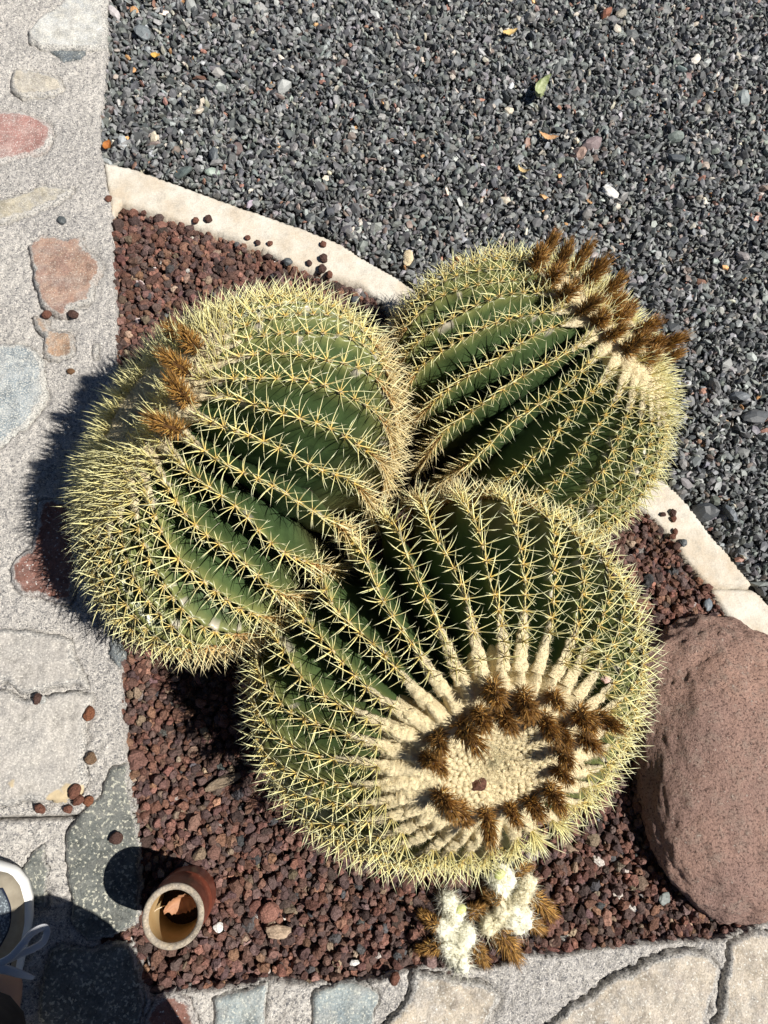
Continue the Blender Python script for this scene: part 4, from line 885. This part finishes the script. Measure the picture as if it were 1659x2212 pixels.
def patch_grid(name, t, al, off, mat, parent, thick=.0015):
    P = upper_pt(t, al, off); Q = upper_pt(t, al, off - thick); m_, n_ = t.shape; idx = np.arange(m_ * n_).reshape(m_, n_)
    F = np.stack([idx[:-1, :-1], idx[:-1, 1:], idx[1:, 1:], idx[1:, :-1]], -1).reshape(-1, 4)
    ring = np.concatenate([idx[0, :], idx[1:, -1], idx[-1, -2::-1], idx[-2:0:-1, 0]]); r2 = np.roll(ring, -1); N2 = m_ * n_
    return link(new_mesh(name, np.r_[P.reshape(-1, 3), Q.reshape(-1, 3)], np.r_[F, F[:, ::-1] + N2, np.stack([ring, r2, r2 + N2, ring + N2], 1)], mat), name, parent)
def shoe(parent, org, ball, yaw, side):
    e = empty('shoe', (0, 0, 0)); e.parent = parent
    c, s = math.cos(yaw), math.sin(yaw); R_ = np.array([[c, -s, 0], [s, c, 0], [0, 0, 1]])
    o0 = np.array([ball[0], ball[1], PATH_Z + .006]) - R_ @ A_(0, .72 * SL, 0)
    e.location = (o0 - org).tolist(); e.rotation_euler = (0, 0, yaw); e.scale = (side, 1, 1)
    tt = np.linspace(0, 1, 60); a = 40
    # sole: outline offset, three levels
    ring = np.r_[np.stack([hw(tt) * 1.0, tt * SL], 1), np.stack([-hw(tt[::-1]) * 1.0, tt[::-1] * SL], 1)]
    V = []; lv = [(.97, 0.), (1.07, .006), (1.09, .018), (1.02, .027), (.90, .030)]
    for k, z in lv: V.append(np.c_[ring[:, 0] * k, (ring[:, 1] - SL / 2) * (1 + (k - 1) * .5) + SL / 2, np.full(len(ring), z) + .010 * np.clip(ring[:, 1] / SL - .8, 0, 1)])
    m_ = len(ring); i = np.arange(len(lv) - 1)[:, None] * m_; j = np.arange(m_)[None]; k2 = (j + 1) % m_
    F = np.stack([i + j, i + k2, i + m_ + k2, i + m_ + j], -1).reshape(-1, 4)
    link(new_mesh('sole', np.concatenate(V), [F, np.arange(m_)[None, ::-1], (np.arange(m_) + (len(lv) - 1) * m_)[None]], M_SOLE), 'sole', e)
    t, al = np.meshgrid(np.linspace(.0, 1, 60), np.linspace(0, PI, 28), indexing='ij')
    P = upper_pt(t, al); P = P.copy(); P[..., 2] += .0015 * vn(P * 40, 3)
    idx = np.arange(t.size).reshape(t.shape); F = np.stack([idx[:-1, :-1], idx[:-1, 1:], idx[1:, 1:], idx[1:, :-1]], -1).reshape(-1, 4)
    link(new_mesh('upper', P.reshape(-1, 3), F, M_SUEDE), 'upper', e)
    g = lambda t0, t1, a0, a1, n1=14, n2=12: np.meshgrid(np.linspace(t0, t1, n1), np.linspace(a0, a1, n2), indexing='ij')
    t, al = g(.66, .90, 0., 1.); c_ = .24 * PI + .10 * PI * np.abs((t - .76) / .14) ** 2; patch_grid('mesh_panel', t, c_ + (PI - 2 * c_) * al, .0016, M_MESH, e)
    t, al = g(.655, .905, 0., 1.); patch_grid('panel_binding', t, c_ * .93 + (PI - 2 * c_ * .93) * al, .0008, M_NAVY, e)
    for t0 in (.50, .36):
        t, al = g(0, 1, 0, 1); patch_grid('side_stripe', t0 + .075 * t - .12 * al + .02, (.10 + .22 * al) * PI, .0018, M_NAVY, e)
        patch_grid('stripe_inlay', t0 + .014 + .046 * t - .10 * al + .01, (.125 + .17 * al) * PI, .0028, M_PBLUE, e)
    t, al = g(.20, .56, .33 * PI, .67 * PI, 24, 12); patch_grid('tongue', t, al, .007, M_KNIT, e, .004)
    for q in (.36, .42, .48, .54, .60):
        pts = [upper_pt(np.array(q), np.array(al_), .010) for al_ in np.linspace(.27, .73, 6) * PI]; tube_path('lace', pts, .0036, M_LACE, e, 8, .4)
    t, al = g(0, .26, 0, PI, 16, 24); patch_grid('collar', t, al, .004 , M_SUEDE, e, .003)
    return e, o0, R_
pl = at(-6, 1992, PATH_Z); pr = A_(-.140, -.505, PATH_Z)
ORG = A_((pl[0] + pr[0]) / 2 - .02, (pl[1] + pr[1]) / 2 - .12, PATH_Z)
person = empty('person', ORG.tolist()); tag(person, 'person standing on the stone path in dark trousers and beige running shoes with white soles', 'person')
eL, oL, RL = shoe(person, ORG, pl, math.radians(4), 1)
eR, oR, RR = shoe(person, ORG, pr, math.radians(38), -1)
aL = oL + RL @ A_(.035, .085, .10); aR = oR + RR @ A_(0, .07, .10)
kL = aL + A_(.03, .07, .42); kR = A_(-.085, -.385, .46); pel = (aL + aR) / 2 + A_(.0, -.06, 0); pel[2] = .97
hL = pel + A_(-.09, 0, -.07); hR = pel + A_(.09, .0, -.07)
chest = pel + A_(0, .03, .40); neck = pel + A_(0, .05, .56); head = pel + A_(.01, .11, .72)
sL = chest + A_(-.19, .02, .09); sR = chest + A_(.19, .02, .09)
hand_c = A_(0, -.05, CAM_H + .02)
elL = sL + A_(-.05, .10, -.26); elR = sR + A_(.06, .10, -.26); wL = A_(-.10, -.13, CAM_H - .03); wR = A_(.10, -.13, CAM_H - .03)
# body: trunk, legs, arms, hands with fingers
V = [pel, chest, neck, head, head + A_(0, .02, .09), hL, kL, aL, aL + RL @ A_(0, .08, -.05), hR, kR, aR, aR + RR @ A_(0, .08, -.05), sL, elL, wL, sR, elR, wR]
Rd = [.13, .13, .055, .085, .07, .08, .055, .035, .03, .08, .055, .035, .03, .05, .038, .026, .05, .038, .026]
Ed = [(0, 1), (1, 2), (2, 3), (3, 4), (0, 5), (5, 6), (6, 7), (7, 8), (0, 9), (9, 10), (10, 11), (11, 12), (1, 13), (13, 14), (14, 15), (1, 16), (16, 17), (17, 18)]
for wi, sg in ((15, -1), (18, 1)):
    w0 = np.array(V[wi]); pm = w0 + A_(-sg * .02, .045, .01); V.append(pm); Rd.append((.028, .014)); pi_ = len(V) - 1; Ed.append((wi, pi_))
    for fi, (dz, ln) in enumerate(((.030, .9), (.010, 1.), (-.010, .93), (-.028, .75))):
        p1 = pm + A_(-sg * .004, .030, dz); p2 = p1 + A_(-sg * .016, .020 * ln, 0); p3 = p2 + A_(-sg * .022 * ln, .002, 0)
        k0 = len(V); V += [p1, p2, p3]; Rd += [.009, .0085, .007]; Ed += [(pi_, k0), (k0, k0 + 1), (k0 + 1, k0 + 2)]
    p1 = w0 + A_(-sg * .02, .02, .038); p2 = p1 + A_(-sg * .02, .02, .02); k0 = len(V); V += [p1, p2]; Rd += [.011, .009]; Ed += [(pi_, k0), (k0, k0 + 1)]
skin_obj('body', V, Ed, Rd, M_BODY, person, ORG)
skin_obj('trousers', [pel + A_(0, 0, .03), hL, kL, aL + A_(0, .01, .02), hR, kR, aR + A_(0, .01, .02)], [(0, 1), (1, 2), (2, 3), (0, 4), (4, 5), (5, 6)], [.155, .105, .080, .078, .105, .094, .088], M_TRO, person, ORG)
skin_obj('shirt', [pel + A_(0, 0, .02), chest, sL, elL, wL + (elL - wL) * .15, sR, elR, wR + (elR - wR) * .15], [(0, 1), (1, 2), (2, 3), (3, 4), (1, 5), (5, 6), (6, 7)], [.165, .155, .075, .055, .038, .075, .055, .038], M_SHIRT, person, ORG)
me = rock_mesh('hair', 4, (.098, .112, .10), 3, M_HAIR, .03, 1.4, 2.1, 0, .02); link(me, 'hair', person, (head + A_(0, -.02, .045) - ORG).tolist())
# the loose bow of the shoelace
lz = PATH_Z + .115
iv = lambda p_: (np.linalg.inv(RL) @ (np.array(p_) - oL)).tolist()
uvp = lambda L_: [iv(at(u, v, z)) for u, v, z in L_]
tube_path('lace_bow', uvp([(-20, 2088, lz + .008), (20, 2070, lz + .012), (48, 2040, lz + .012), (66, 2018, lz + .004), (84, 2006, lz - .006), (98, 2004, lz - .012), (101, 2016, lz - .014), (92, 2036, lz - .008), (70, 2050, lz), (40, 2062, lz + .004), (0, 2082, lz + .004)]), .0050, M_LACE, eL, 8, .22)
tube_path('lace_end', uvp([(-30, 2092, lz + .006), (10, 2094, lz + .010), (40, 2103, lz + .004), (60, 2109, lz - .004), (73, 2113, lz - .010)]), [.0058, .006, .0055, .004, .0025], M_LACE, eL, 8, .25)
